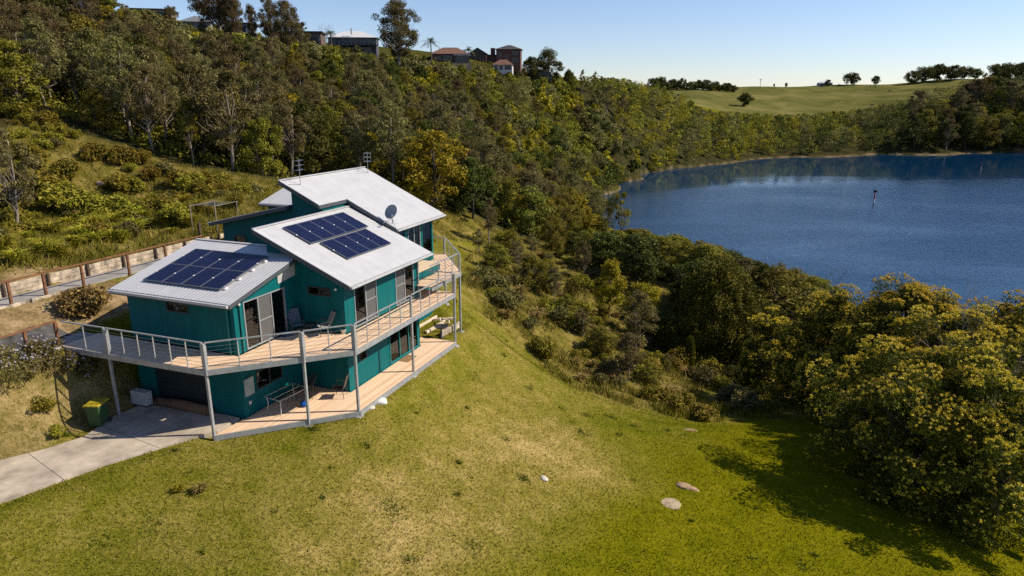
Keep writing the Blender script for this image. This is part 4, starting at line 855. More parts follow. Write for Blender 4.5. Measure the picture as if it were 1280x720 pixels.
 ('dark', 8.71, 76.0, 1.28, 1.0, 'shore_tree', 'dark bush above the upright golden brown bush', 'tree'),
 ('gum', 19.24, 76.0, 2.27, 1.1, 'shore_tree', 'grey tree between the glossy tree and the cypress', 'tree'),
 ('gum', -3.69, 74.0, 3.02, 1.0, 'slope_shrub', 'feathery shrub nearest the raised deck corner on the slope', 'shrub'),
 ('olive', -1.44, 67.0, 3.0, 1.3, 'slope_shrub', 'olive shrub below the feathery shrub beyond the raised deck', 'shrub'),
 ('gum', 0.5, 70.0, 3.51, 1.1, 'slope_shrub', 'grey-green shrub upslope of the dark green slope bush', 'shrub'),
 ('olive', 2.12, 63.0, 3.52, 1.3, 'slope_shrub', 'olive shrub in front of the grey-green slope shrub', 'shrub'),
 ('gum', 4.03, 62.0, 3.59, 1.1, 'slope_shrub', 'feathery grey shrub mid slope above the round bushes', 'shrub'),
 ('olive', 4.72, 57.0, 2.53, 1.4, 'slope_shrub', 'low olive shrub mid slope below the feathery grey shrub', 'shrub'),
 ('gum', 5.82, 54.0, 2.55, 1.1, 'slope_shrub', 'feathery shrub left of the tall grey-green shrub', 'shrub'),
 ('olive', 6.99, 51.5, 2.66, 1.4, 'slope_shrub', 'low olive shrub at the foot of the tall grey-green shrub', 'shrub'),
 ('olive', 10.34, 48.0, 1.76, 1.4, 'slope_shrub', 'olive shrub right of the lowest grey-green shrub', 'shrub'),
 ('gum', 12.65, 52.0, 1.74, 1.1, 'slope_shrub', 'feathery shrub beside the tiny slim conifer', 'shrub'),
 ('bare3', 23.66, 33.0, 9.97, 0.8, 'bare_tree', 'dark leafless tree sticking out of the flowering wattles', 'tree'),
 ('bare1', 23.59, 31.0, 10.01, 0.8, 'bare_tree', 'leafless dark branches in the flowering wattles at the picture edge', 'tree'),
 ('bare2', 23.74, 48.0, 11.03, 0.7, 'bare_tree', 'leafless treetop above the flowering wattles against the lake', 'tree'),
 ('bare0', 22.86, 33.5, 8.68, 0.6, 'bare_tree', 'low leafless tree among the flowering wattles', 'tree')]
# ---- single trees that can be told apart: kind, x, y, height, width factor, name, label, category
for (kd, x, y, hg, wd, nm_, lb, ct) in TREES:
    if kd.startswith('bare'): plant_bare(x, y, hg, nm_, lb, ct, seed=int(kd[4:]), wide=wd)
    else: plant_tree(kd, x, y, hg, nm_, lb, ct, wide=wd)
# ---- the big cream-flowering wattles beside the lawn, each grown by itself
def flowering_wattle(x, y, hgt, r, seed, label, dens=1.0, blossom=1.0):
    rs = np.random.RandomState(400+seed); n = int(95*dens)
    cl = crown_clumps(rs, n, 0.5, hgt-0.5, r, 'dome'); cl += rs.normal(0, 0.42, cl.shape)
    ang = np.arctan2(cl[:, 1], cl[:, 0]); lump = 1+0.18*np.sin(ang*3+seed)+0.12*np.sin(ang*5+2*seed); cl[:, :2] *= lump[:, None]
    rad = (0.40+0.85*rs.rand(n)**1.4)*r/4.2
    V = leaf_quads(rs, cl, rad, 420, 0.16, 0.45, origin=(0, 0, hgt*0.35), squash=0.8)
    mb = MB(); limbs(rs, mb, cl[::2], hgt, 0.22, 0, 0.1, keep=1.0)
    for c_ in cl[rs.choice(n, 12)]:
        c_ = Vector(c_); q_ = c_+Vector((c_.x*.22, c_.y*.22, .5+.5*rs.rand()))+Vector(rs.normal(0, .2, 3)); mb.tube([c_, c_.lerp(q_, .6)+Vector(rs.normal(0, .08, 3)), q_], [.022, .014, .005], 4, cap=False)
    # flower heads: small balls of florets over the outer side of every clump
    m_ = int(34*blossom); cc = np.repeat(cl, m_, 0); rr = np.repeat(rad, m_)
    d = rs.normal(size=cc.shape); o = cc-np.array([0, 0, hgt*0.35]); o /= np.linalg.norm(o, axis=1)[:, None]; d = d/np.linalg.norm(d, axis=1)[:, None]+o*0.9+np.array([0, 0, 0.35]); d /= np.linalg.norm(d, axis=1)[:, None]
    fp = cc+d*(rr*1.08)[:, None]*[1, 1, .85]
    keepf = rs.rand(len(fp)) < np.clip(0.18+1.3*(cc[:, 2]/hgt)**1.3, 0, 1)*np.clip(0.45+0.75*np.linalg.norm(cc/np.array([r, r, hgt]), axis=1)**2, 0, 1)
    fp = fp[keepf]
    Fq = leaf_quads(rs, fp, 0.05+0.085*rs.rand(len(fp))**1.5, 15, 0.072, 0.8, shell=0.2, squash=0.8)
    root = empty('flowering_wattle', (x, y, Hs(x, y)-0.1)); tag(root, label, 'tree')
    mb.build('trunk', BK['brown'], root, smooth=True); link('crown', quads_mesh('wattle_crown', V, LM['wattle']), root); link('blossom', quads_mesh('wattle_blossom', Fq, BLOSSOM), root)
for a in [
 (19.53, 29.5, 7.84, 4.0, 1, 'largest cream-flowering wattle, its crown reaching down to the lawn', 1.2, 1),
 (21.9, 27.5, 8.05, 3.6, 2, 'cream-flowering wattle in front at the picture edge', 1.1, 1),
 (25.49, 42.0, 9.73, 4.4, 3, 'tall cream-flowering wattle with the highest crown against the lake', 1.8, 1),
 (27.94, 38.0, 8.86, 4.2, 4, 'wide cream-flowering wattle behind the largest one', 1.6, 1),
 (22.94, 47.0, 8.8, 3.6, 5, 'cream-flowering wattle between the cypress and the tall wattle', 1.5, 1),
 (21.56, 54.0, 7.04, 2.6, 6, 'small cream-flowering wattle right of the dome-shaped cypress', 0.8, 1),
 (21.32, 36.0, 4.38, 3.0, 7, 'low cream-flowering wattle at the left side of the flowering thicket', 0.9, 1),
 (23.97, 34.5, 8.55, 3.7, 9, 'rounded cream-flowering wattle between the largest one and the wide one', 1.3, 1),
 (22.56, 41.0, 6.61, 3.3, 10, 'cream-flowering wattle filling the gap left of the tall wattle', 1.2, 1),
 (29.26, 36.0, 8.66, 4.0, 8, 'cream-flowering wattle mostly beyond the picture edge', 1.0, 1)]: flowering_wattle(*a)
# ---- the wood on the hillside: the trees that show largest are things, the rest is one mass
rs = np.random.RandomState(11)
def skyline(px):
    return np.interp(px, [-200, 0, 130, 150, 200, 240, 330, 400, 420, 480, 540, 600, 660, 720, 780, 830, 850, 880, 1000, 1080, 1140, 1200, 1290, 1400],
                         [-60, -40, -20, 6, 14, 34, 44, 54, 60, 68, 74, 82, 90, 95, 97, 106, 116, 138, 142, 135, 118, 98, 90, 84])
def pix(x, y, z):
    c_, s_ = math.cos(R(15.4)), math.sin(R(15.4)); zz = z-CAM_Z; d = y*c_-zz*s_; return 640+853.33*x/d, 360-853.33*(y*s_+zz*c_)/d, d
pts = []; cell = {}
def try_pt(x, y, mind):
    i, j = int(x//6), int(y//6)
    for a in range(i-2, i+3):
        for b_ in range(j-2, j+3):
            for (p, q_) in cell.get((a, b_), ()):
                if (p-x)**2+(q_-y)**2 < mind*mind: return False
    cell.setdefault((i, j), []).append((x, y)); return True
for (kd, x, y, *_r) in TREES: try_pt(x, y, 0)
fx = [p[0] for p in FOREST]; fy = [p[1] for p in FOREST]
N_TRY = 60000
cx = rs.uniform(-130, 460, N_TRY); cy = 72+(530-72)*rs.rand(N_TRY)**1.5
ok = in_poly(cx, cy, FOREST)
for x, y in zip(cx[ok], cy[ok]):
    if abs(x)/y > 0.86: continue
    dd = math.hypot(x, y); mind = 2.7 if dd < 110 else 3.4 if dd < 180 else 5.0 if dd < 300 else 6.6
    if try_pt(x, y, mind*(0.8+0.5*rs.rand())): pts.append((x, y))
pts = np.array(pts); pz_ = H(pts[:, 0], pts[:, 1])
forest = []
for (x, y), z in zip(pts, pz_):
    if z < 0.9: continue
    px_, py_, d_ = pix(x, y, z); left = px_ < 520+60*rs.normal()
    pr = [.46, .14, .08, .14, .10, .08] if left else [.14, .40, .22, .17, .02, .05]     # gum olive gold dark rust bare
    if d_ > 330: pr = [.10, .42, .20, .26, .02, 0] if px_ < 1080 else [.10, .28, .06, .42, .14, 0]
    kd = ['gum', 'olive', 'gold', 'dark', 'rust', 'bare'][rs.choice(6, p=pr)]
    hg = rs.uniform(6.5, 10.5) if kd in ('gum', 'rust') else rs.uniform(4.8, 8.2) if kd != 'bare' else rs.uniform(5, 7.5)
    if d_ > 320: hg *= 1.45 if px_ < 1080 else 1.9 if px_ < 1140 else 2.7
    if left and d_ < 170: hg *= rs.uniform(.75, 1.25)
    cap = skyline(px_)                                   # lower growth along the crest, where the houses look out over it
    for _i in range(8):
        if pix(x, y, z+hg)[1] >= cap or hg < 1.6: break
        hg *= 0.82
    if hg < 2.0: continue
    forest.append((hg/d_, kd, x, y, z, hg))
def lakecap(px): return np.interp(px, [680, 760, 800, 880, 950, 1030, 1120], [288, 286, 284, 300, 322, 342, 366])
lk = 0
while lk < 84:
    x, y = rs.uniform(2, 45), rs.uniform(52, 122)
    if not in_poly(np.array([x]), np.array([y]), LAKESIDE)[0] or not try_pt(x, y, 2.6): lk += 0.02; continue
    z = Hs(x, y); px_, py_, d_ = pix(x, y, z); hg = rs.uniform(4.5, 9.5); lk += 1
    if d_ < 72 and 800 < px_ < 960: continue
    for _i in range(9):
        if pix(x, y, z+hg)[1] >= lakecap(px_): break
        hg *= 0.85
    if hg < 1.2: continue
    forest.append((hg/d_+0.02, ['olive_shore', 'dark_shore', 'gum_shore', 'gold_shore', 'bright_shore'][rs.choice(5, p=[.36, .26, .14, .10, .14])], x, y, z, hg))
forest.sort(reverse=True)
FL = dict(gum=('gum_tree', 'slender grey-green gum in the wood on the slope behind the house', 'grey-green gums in the hillside wood'),
          olive=('bushy_tree', 'bushy olive-green tree in the wood on the slope above the lake', 'bushy olive-green trees in the hillside wood'),
          gold=('wattle_tree', 'rounded yellow-green wattle in the wood on the slope', 'yellow-green wattles in the hillside wood'),
          dark=('broadleaf_tree', 'dark green dense tree in the wood on the slope', 'dark green trees in the hillside wood'),
          rust=('brown_gum_tree', 'brown-tinged gum in the wood on the slope behind the house', 'brown-tinged gums in the hillside wood'),
          bare=('bare_tree', 'leafless grey tree standing in the wood on the slope', 'leafless trees in the hillside wood'))
FL.update(olive_shore=('shore_tree', 'small olive-green tree in the thicket between the rough slope and the lake', 'olive-green trees in the lakeside thicket'),
          dark_shore=('shore_tree', 'small dark green tree in the thicket between the rough slope and the lake', 'dark green trees in the lakeside thicket'),
          gum_shore=('shore_tree', 'small grey-green gum in the thicket between the rough slope and the lake', 'grey-green gums in the lakeside thicket'))
FL.update(gold_shore=('shore_tree', 'small yellow-green wattle in the thicket between the rough slope and the lake', 'yellow-green wattles in the lakeside thicket'), bright_shore=('shore_tree', 'small fresh green tree in the thicket between the rough slope and the lake', 'fresh green trees in the lakeside thicket'))
N_IND = 470
for q_, kd, x, y, z, hg in forest[:N_IND]:
    nm_, lb, gp = FL[kd]
    if kd == 'bare': plant_bare(x, y, hg, nm_, lb, 'tree', gp, seed=int(x*7+y) % 4)
    else: plant_tree(kd.split('_')[0], x, y, hg, nm_, lb, 'tree', gp, wide=rs.uniform(0.85, 1.2)*(1.35 if 'shore' in kd else 1), z=z)
rest = forest[N_IND:]
print('FOREST', len(forest), 'rest', len(rest))
mass = {}; tints = {}
TH = dict(bright=(.1, .42, 'dome'), gum=(.3, .33, 'oval'), rust=(.2, .34, 'oval'), olive=(.05, .46, 'dome'), gold=(.05, .44, 'dome'), dark=(.05, .48, 'dome'), bare=(.3, .25, 'oval'))
for q_, kd, x, y, z, hg in [(f[0], f[1].split('_')[0], *f[2:]) for f in rest]:
    far = math.hypot(x, y); f0, rr, sh = TH[kd]; s = 1.0 if far < 260 else 1.5
    cl = crown_clumps(rs, 20 if far < 300 else 15, hg*f0+0.5, hg-0.5, hg*rr, sh); cl += rs.normal(0, .3, cl.shape)
    per = (60 if far < 220 else 44 if far < 330 else 26); per = per if kd != 'bare' else 14
    V = leaf_quads(rs, cl+[x, y, z], hg*0.15*(0.6+0.8*rs.rand(len(cl))), per, 0.55*s, 0.55, origin=(x, y, z+hg*.3))
    mass.setdefault({'bare': 'rust'}.get(kd, kd), []).append(V); tints.setdefault({'bare': 'rust'}.get(kd, kd), []).append(np.full(len(V), rs.normal(0, .2)))
allv = []; mi = []; mats_ = []
for i, (kd, vv) in enumerate(mass.items()):
    V = np.concatenate(vv); allv.append(V); mi.append(np.full(len(V)//4, i)); mats_.append(LM[kd])
V = np.concatenate(allv); print('MASS quads', len(V)//4)
wood_me = mesh_np('woodland', V, np.arange(len(V)), np.arange(len(V)//4)*4, mats_, mat_idx=np.concatenate(mi))
at_ = wood_me.attributes.new('tint', 'FLOAT', 'POINT'); at_.data.foreach_set('value', np.concatenate([np.concatenate(tints[k]) for k in mass]).astype(np.float32))
tag(link('woodland', wood_me), 'far wood covering the slope down to the lake shore', 'wood', kind='stuff')
# ---- understorey on the forest floor and along the shore bank
ux = rs.uniform(-120, 120, 26000); uy = 70+rs.rand(26000)**1.6*230; k_ = in_poly(ux, uy, FOREST) & (np.abs(ux)/uy < 0.85); ux = ux[k_]; uy = uy[k_]; uz = H(ux, uy); k_ = uz > 0.6
cl = np.stack([ux, uy, uz+0.5], 1)[k_][:14000]
V = leaf_quads(rs, cl, 0.6+0.8*rs.rand(len(cl)), 18, 0.42, 0.5)
tag(link('undergrowth', quads_mesh('undergrowth', V, LM['olive'])), 'low leafy undergrowth between the trees on the slope', 'undergrowth', kind='stuff')
# ---- bushes and strap-leaved tufts on the open hillside and the rough slope
def bush_mesh(seed, lm, r=1.0, h=1.1, n=16, per=110, ls=.16, asp=.5):
    rs_ = np.random.RandomState(700+seed); cl = crown_clumps(rs_, n, 0.2, h-.2, r*.8, 'dome'); return quads_mesh('bush', leaf_quads(rs_, cl, r*(0.26+.2*rs_.rand(n)), per, ls, asp, origin=(0, 0, 0.1)), LM[lm])
def tuft_mesh(seed, lm, n=130, h=0.8, spread=.55, wd=.035):
    rs_ = np.random.RandomState(800+seed); a = rs_.rand(n)*6.283; r = rs_.rand(n)*.14; L = h*(.6+.6*rs_.rand(n)); o = spread*(.3+.9*rs_.rand(n))
    dx, dy = np.cos(a), np.sin(a); V = []
    b0 = np.stack([dx*r, dy*r, 0*r], 1); b1 = b0+np.stack([dx*o*.45, dy*o*.45, L*.75], 1); b2 = b0+np.stack([dx*o*1.1, dy*o*1.1, L*(.75+.1*rs_.rand(n))], 1)
    s_ = np.stack([-dy, dx, 0*dx], 1)*wd
    V = np.concatenate([np.stack([b0-s_, b0+s_, b1+s_, b1-s_], 1), np.stack([b1-s_, b1+s_, b2+s_*.15, b2-s_*.15], 1)], 1).reshape(-1, 3)
    return quads_mesh('tuft', V, LM[lm])
_bm = {}
def put_plant(kind, x, y, s, name, label, cat, group=None, tall=1.0):
    sd_ = int(abs(x*13+y*7)) % 3
    if (kind, sd_) not in _bm:
        _bm[kind, sd_] = {'tuft': lambda: tuft_mesh(sd_, 'lime'), 'drytuft': lambda: tuft_mesh(sd_, 'drybush', 110, .6, .5)}.get(kind, lambda: bush_mesh(sd_, kind))()
    o = link(name, _bm[kind, sd_]); o.location = (x, y, Hs(x, y)-0.06); o.scale = (s, s, s*tall); o.rotation_euler = (0, 0, x*3.1); tag(o, label, cat, group); return o
for a in [
 ('bush', -50.19, 72.28, 1.7, 'large_bush', 'large rounded olive bush on the open grassy hillside', 'bush', 'large olive bushes on the open hillside', 1.05),
 ('bush', -46.68, 70.49, 1.5, 'large_bush', 'large rounded olive bush on the open grassy hillside', 'bush', 'large olive bushes on the open hillside', 1.05),
 ('bush', -38.0, 57.08, 2.2, 'large_bush', 'large rounded olive bush on the open grassy hillside', 'bush', 'large olive bushes on the open hillside', 1.05),
 ('bush', -39.75, 57.4, 2.0, 'large_bush', 'large rounded olive bush on the open grassy hillside', 'bush', 'large olive bushes on the open hillside', 1.05),
 ('bush', -36.49, 57.24, 1.8, 'large_bush', 'large rounded olive bush on the open grassy hillside', 'bush', 'large olive bushes on the open hillside', 1.05),
 ('bush', -33.25, 55.98, 1.9, 'large_bush', 'large rounded olive bush on the open grassy hillside', 'bush', 'large olive bushes on the open hillside', 1.05),
 ('bush', -37.75, 67.24, 1.6, 'large_bush', 'large rounded olive bush on the open grassy hillside', 'bush', 'large olive bushes on the open hillside', 1.05),
 ('bush', -30.04, 64.14, 1.8, 'large_bush', 'large rounded olive bush on the open grassy hillside', 'bush', 'large olive bushes on the open hillside', 1.05),
 ('bush', -31.71, 65.4, 1.5, 'large_bush', 'large rounded olive bush on the open grassy hillside', 'bush', 'large olive bushes on the open hillside', 1.05),
 ('bush', -28.17, 63.26, 1.5, 'large_bush', 'large rounded olive bush on the open grassy hillside', 'bush', 'large olive bushes on the open hillside', 1.05),
 ('bush', -39.75, 66.13, 1.5, 'large_bush', 'large rounded olive bush on the open grassy hillside', 'bush', 'large olive bushes on the open hillside', 1.05),
 ('bush', -43.21, 61.69, 1.6, 'large_bush', 'large rounded olive bush on the open grassy hillside', 'bush', 'large olive bushes on the open hillside', 1.05),
 ('bush', -41.77, 78.56, 1.6, 'large_bush', 'large rounded olive bush on the open grassy hillside', 'bush', 'large olive bushes on the open hillside', 1.05),
 ('bush', -39.43, 78.12, 1.5, 'large_bush', 'large rounded olive bush on the open grassy hillside', 'bush', 'large olive bushes on the open hillside', 1.05),
 ('bush', -40.73, 54.9, 1.8, 'large_bush', 'large rounded olive bush on the open grassy hillside', 'bush', 'large olive bushes on the open hillside', 1.05),
 ('bush', -38.4, 51.94, 1.6, 'large_bush', 'large rounded olive bush on the open grassy hillside', 'bush', 'large olive bushes on the open hillside', 1.05),
 ('bush', -39.77, 61.52, 1.6, 'large_bush', 'large rounded olive bush on the open grassy hillside', 'bush', 'large olive bushes on the open hillside', 1.05),
 ('bush', -35.87, 62.56, 1.5, 'large_bush', 'large rounded olive bush on the open grassy hillside', 'bush', 'large olive bushes on the open hillside', 1.05),
 ('bush', -34.57, 65.95, 1.2, 'large_bush', 'large rounded olive bush on the open grassy hillside', 'bush', 'large olive bushes on the open hillside', 1.05),
 ('bush', -27.97, 66.5, 1.3, 'large_bush', 'large rounded olive bush on the open grassy hillside', 'bush', 'large olive bushes on the open hillside', 1.05),
 ('tuft', -26.02, 34.14, 1.5, 'strap_leaf_plant', 'lime-green strap-leaved plant above the timber retaining wall', 'grass clump', 'lime-green plants above the retaining wall', 1.0),
 ('tuft', -24.72, 35.5, 1.3, 'strap_leaf_plant', 'lime-green strap-leaved plant above the timber retaining wall', 'grass clump', 'lime-green plants above the retaining wall', 1.0),
 ('tuft', -24.17, 35.6, 1.2, 'strap_leaf_plant', 'lime-green strap-leaved plant above the timber retaining wall', 'grass clump', 'lime-green plants above the retaining wall', 1.0),
 ('tuft', -25.25, 35.99, 1.2, 'strap_leaf_plant', 'lime-green strap-leaved plant above the timber retaining wall', 'grass clump', 'lime-green plants above the retaining wall', 1.0),
 ('tuft', -24.74, 37.95, 1.1, 'strap_leaf_plant', 'lime-green strap-leaved plant above the timber retaining wall', 'grass clump', 'lime-green plants above the retaining wall', 1.0),
 ('tuft', -24.43, 39.34, 1.1, 'strap_leaf_plant', 'lime-green strap-leaved plant above the timber retaining wall', 'grass clump', 'lime-green plants above the retaining wall', 1.0),
 ('tuft', -24.04, 40.45, 1.2, 'strap_leaf_plant', 'lime-green strap-leaved plant above the timber retaining wall', 'grass clump', 'lime-green plants above the retaining wall', 1.0),
 ('tuft', -24.72, 33.12, 1.1, 'strap_leaf_plant', 'lime-green strap-leaved plant above the timber retaining wall', 'grass clump', 'lime-green plants above the retaining wall', 1.0),
 ('tuft', -11.48, 20.83, 0.42, 'grass_tuft', 'small green grass tuft on the lawn, paler of the pair', 'grass clump', None, 1.0),
 ('drytuft', -10.82, 20.94, 0.6, 'grass_tuft', 'taller brown-green grass tuft on the lawn beside a small green one', 'grass clump', None, 1.0),
 ('drybush', -19.59, 30.39, 1.25, 'dry_bush', 'brown dry bush on the bank below the upper ramp', 'bush', None, 1.0),
 ('drybush', -20.31, 30.39, 1.0, 'dry_bush', 'smaller brown dry bush at the left of the brown bank bush', 'bush', None, 0.9),
 ('grey', 0.0, 50.65, 1.1, 'slope_shrub', 'grey shrub on the rough slope just beyond the lower deck', 'bush', None, 1.2),
 ('grey', 4.06, 54.9, 1.2, 'slope_shrub', 'grey round shrub in the middle of the rough slope', 'bush', None, 1.2),
 ('grey', 5.41, 54.6, 1.1, 'slope_shrub', 'grey round shrub right of the middle slope shrub', 'bush', None, 1.2),
 ('grey', 7.19, 47.52, 1.0, 'slope_shrub', 'grey shrub on the lowest edge of the rough slope', 'bush', None, 1.2),
 ('bush', 9.96, 43.48, 1.2, 'edge_bush', 'olive bush spilling onto the lawn at the rough slope edge', 'bush', None, 0.8),
 ('bush', 11.31, 42.17, 1.3, 'edge_bush', 'wide olive bush at the lawn edge', 'bush', None, 0.8),
 ('bush', 12.33, 40.0, 1.2, 'edge_bush', 'green bush at the lawn edge nearest the tree shadow', 'bush', None, 0.8),
 ('bush', 9.93, 49.27, 1.1, 'edge_bush', 'olive bush above the lawn edge bushes', 'bush', None, 0.8)]: put_plant(*a)
rs = np.random.RandomState(21)
def scatter(n, poly, kind, smin, smax, name, label, cat, group, tall=(.8, 1.2), mind=1.0, avoid=()):
    xs_ = [p[0] for p in poly]; ys_ = [p[1] for p in poly]; got = []; tries = 0
    while len(got) < n and tries < n*60:
        tries += 1; x = rs.uniform(min(xs_), max(xs_)); y = rs.uniform(min(ys_), max(ys_))
        if not in_poly(np.array([x]), np.array([y]), poly)[0]: continue
        if any((x-a)**2+(y-b_)**2 < mind*mind for a, b_ in got): continue
        got.append((x, y)); put_plant(kind, x, y, rs.uniform(smin, smax), name, label, cat, group, rs.uniform(*tall))
HILL = [(-53.6, 71.3), (-48.7, 73.9), (-39.3, 68.2), (-34.7, 68.8), (-24.3, 67.1), (-19.2, 50.9), (-22.0, 47.7), (-24.4, 41.7), (-25.9, 37.3), (-26.2, 33.0)]
scatter(60, HILL, 'bush', .5, 1.4, 'hillside_bush', 'rounded olive bush growing on the open grassy hillside', 'bush', 'olive bushes on the open hillside', mind=1.6)
scatter(26, HILL, 'grey', .5, 1.2, 'grey_bush', 'grey-green bush growing on the open grassy hillside', 'bush', 'grey-green bushes on the open hillside', mind=2.0)
HILLLOW = [(-39.8, 51.6), (-35.8, 56.0), (-30.1, 58.0), (-22.3, 49.8), (-21.3, 46.1), (-23.5, 40.1), (-24.7, 35.5), (-25.3, 32.3)]
scatter(70, HILLLOW, 'tuft', .7, 1.5, 'strap_leaf_tuft', 'lime-green strap-leaved clump low on the open hillside', 'grass clump', 'lime-green clumps low on the hillside', mind=1.0)
scatter(26, ROUGH, 'grey', .7, 1.5, 'slope_bush', 'small grey-green bush on the rough slope below the wood', 'bush', 'small bushes on the rough slope', mind=1.2)
scatter(48, ROUGH, 'bush', .6, 1.5, 'slope_bush', 'small olive bush on the rough slope below the wood', 'bush', 'small olive bushes on the rough slope', mind=1.2)
scatter(70, ROUGH, 'drytuft', .7, 1.4, 'dry_grass_clump', 'straw-coloured grass clump on the rough slope below the wood', 'grass clump', 'dry grass clumps on the rough slope', mind=1.2)
# ---- grass: short blades on the lawn, longer ones on the rough ground
m, n, l, b = new_mat('grass_blades'); setc(b, (.1, .1, .02), 1.0, 0, 0.0)
col, fine, mid = ground_colour(n, l, True)
geo = n.new('ShaderNodeNewGeometry')
rv = geo.outputs['Random Per Island']
col = mixc(n, l, 0.5, col, ramp(n, l, rv, [(0.0, (0.05, 0.068, 0.004)), (0.62, (0.13, 0.13, 0.010)), (0.88, (0.26, 0.205, 0.045)), (1.0, (0.46, 0.35, 0.13))]))
col = mixc(n, l, mth(n, l, 'MULTIPLY', attrf(n, 'lush'), 0.55), col, ramp(n, l, rv, [(0.0, (0.07, 0.085, 0.002)), (0.6, (0.16, 0.15, 0.004)), (1.0, (0.27, 0.22, 0.012))]))
l.new(col, b.inputs['Base Color'])
def grass(name, label, P, hgt, wd, lean, zs):
    n_ = len(P); a = rs.rand(n_)*6.283; hh = hgt*(.5+rs.rand(n_)); s_ = np.stack([np.cos(a), np.sin(a), 0*a], 1)*wd*(.6+.8*rs.rand(n_))[:, None]
    tip = P+np.stack([rs.normal(0, lean, n_)*hh, rs.normal(0, lean, n_)*hh, hh], 1)
    V = np.stack([P-s_, P+s_, tip], 1).reshape(-1, 3)
    me = mesh_np(name, V, np.arange(3*n_), np.arange(n_)*3, m)
    for k, v in zs.items():
        at_ = me.attributes.new(k, 'FLOAT', 'POINT'); at_.data.foreach_set('value', np.repeat(v, 3).astype(np.float32))
    return tag(link(name, me), label, 'grass', kind='stuff')
WEED = leaf_mat('lawn_weed_leaves', (0.060, 0.085, 0.006), (0.105, 0.13, 0.010), (0.15, 0.165, 0.014), 0.3, 0.0)
def house_free(x, y):
    k = np.ones(len(x), bool)
    for poly in (hpoly(DRIVE), hpoly([(-3.95,4.0),(0,-.1),(9.3,-.1),(9.3,2.2),(9,8),(1.5,9.75),(-2.4,9.75),(-2.4,4)]), hpoly([(-13,11.65),(-2.4,11.5),(-2.4,12.75),(-13,12.8)]), hpoly([(-14,15.95),(11,15.95),(11,17.8),(-14,17.8)]), hpoly([(6,5),(15.5,5),(15.5,15),(6,15)])): k &= ~in_poly(x, y, poly)
    return k
yy = 14+rs.rand(430000)**1.35*62; xx = rs.uniform(-.80, .80, len(yy))*(yy+3)
zz = H(xx, yy); zn = zones(xx, yy, zz)
k_ = house_free(xx, yy) & (zn['rough'] < .5) & (zn['floor'] < .5) & (zn['dirt'] < 0.7)
grass('lawn_grass', 'short mown grass of the lawn', np.stack([xx, yy, zz-.01], 1)[k_], .075, .016, .6, {a: v[k_] for a, v in zn.items()})
yy = 26+rs.rand(420000)**1.2*62; xx = rs.uniform(-.80, .62, len(yy))*(yy+3)
zz = H(xx, yy); zn = zones(xx, yy, zz)
cl_ = _hash_noise(xx*1.6, yy*1.6, 9)+rs.normal(0, .5, len(xx))
k_ = house_free(xx, yy) & (zn['rough'] > .4) & (zn['floor'] < .6) & (cl_ > 0.05)
grass('rough_grass', 'long tussocky grass of the hillside and rough slope', np.stack([xx, yy, zz-.02], 1)[k_], .40, .026, .55, {a: v[k_] for a, v in zn.items()})

# darker tufts of coarse grass dotted over the lawn
ny_ = 15+rs.rand(170)**1.1*34; nx_ = rs.uniform(-.75, .6, 170)*ny_; k_ = house_free(nx_, ny_) & (zones(nx_, ny_, H(nx_, ny_))['rough'] < .2); nx_, ny_ = nx_[k_], ny_[k_]
nb_ = (14+rs.rand(len(nx_))**2*90).astype(int); rr_ = np.repeat(.08+.42*rs.rand(len(nx_))**1.5, nb_)
bx_ = np.repeat(nx_, nb_)+rr_*rs.normal(0, .6, nb_.sum()); by_ = np.repeat(ny_, nb_)+rr_*rs.normal(0, .6, nb_.sum())
m = WEED; grass('lawn_weeds', 'darker coarse tufts of grass dotted over the lawn', np.stack([bx_, by_, H(bx_, by_)-.01], 1), .11, .022, .8, {})
# ------------------------------------------------------------------ driveway, paths, banks
CONC = plain('driveway_concrete', (0.41, 0.345, 0.27), 0.9, 0, 0.3, 0.8, 0.3, 0.1)
def hmesh(mb, name, mats, loc=(0, 0, 0), rz=0.0, par=None, **kw):
    """a thing whose mesh is written in the house frame round its own base"""
    o = mb.build(name, mats, par, **kw)
    if par is None: o.location = hw(*loc); o.rotation_euler = (0, 0, HROT+rz)
    return o
def hempty(name, u, v, z, rz=0.0): return empty(name, hw(u, v, z), HROT+rz)
dv = MB().prism([(u, v) for u, v in DRIVE], -3.0, -2.72)
o = hmesh(dv, 'driveway', CONC); tag(o, kind='structure')
JM = plain('joint_filler', (0.10, 0.085, 0.07), .9)
for (a, b_) in (((-5.0, 9.0), (-5.5, 5.2)), ((-7.6, 9.3), (-8.4, 6.3)), ((-10.2, 11.0), (-12.0, 8.1)), ((-12.6, 12.8), (-14.6, 10.0)), ((-2.45, 6.6), (-5.2, 7.0))):
    MB().bar((*a, -2.724), (*b_, -2.724), .022, .014).build('slab_joint', JM, o)
PATHM = plain('path_concrete', (0.27, 0.25, 0.23), 0.9, 0, 0.2, 1.2, 0.3)
o = hmesh(MB().prism([(-12.5, 11.72), (-4.13, 11.6), (-2.5, 11.75), (-2.5, 12.6), (-12.5, 12.7)], -0.3, -0.012), 'path', PATHM); tag(o, kind='structure')
o = hmesh(MB().prism([(-13, 16.05), (10.5, 16.05), (10.5, 17.5), (-13, 17.5)], 0.7, 1.03), 'upper_path', PATHM); tag(o, kind='structure')
EDGE = plain('path_edge_concrete', (0.44, 0.40, 0.34), 0.85, 0, 0.2, 2.5, 0.2)
tag(hmesh(MB().box(-12.5, -4.2, 11.55, 11.70, -0.4, 0.03), 'path_kerb', EDGE), kind='structure')
SLEEP = plain('bleached_sleeper', (0.42, 0.34, 0.255), 0.85, 0, 0.5, 2.2, 0.4)
SLEEPW = plain('pale_new_sleeper', (0.60, 0.49, 0.36), 0.8, 0, 0.2, 3, 0.3)
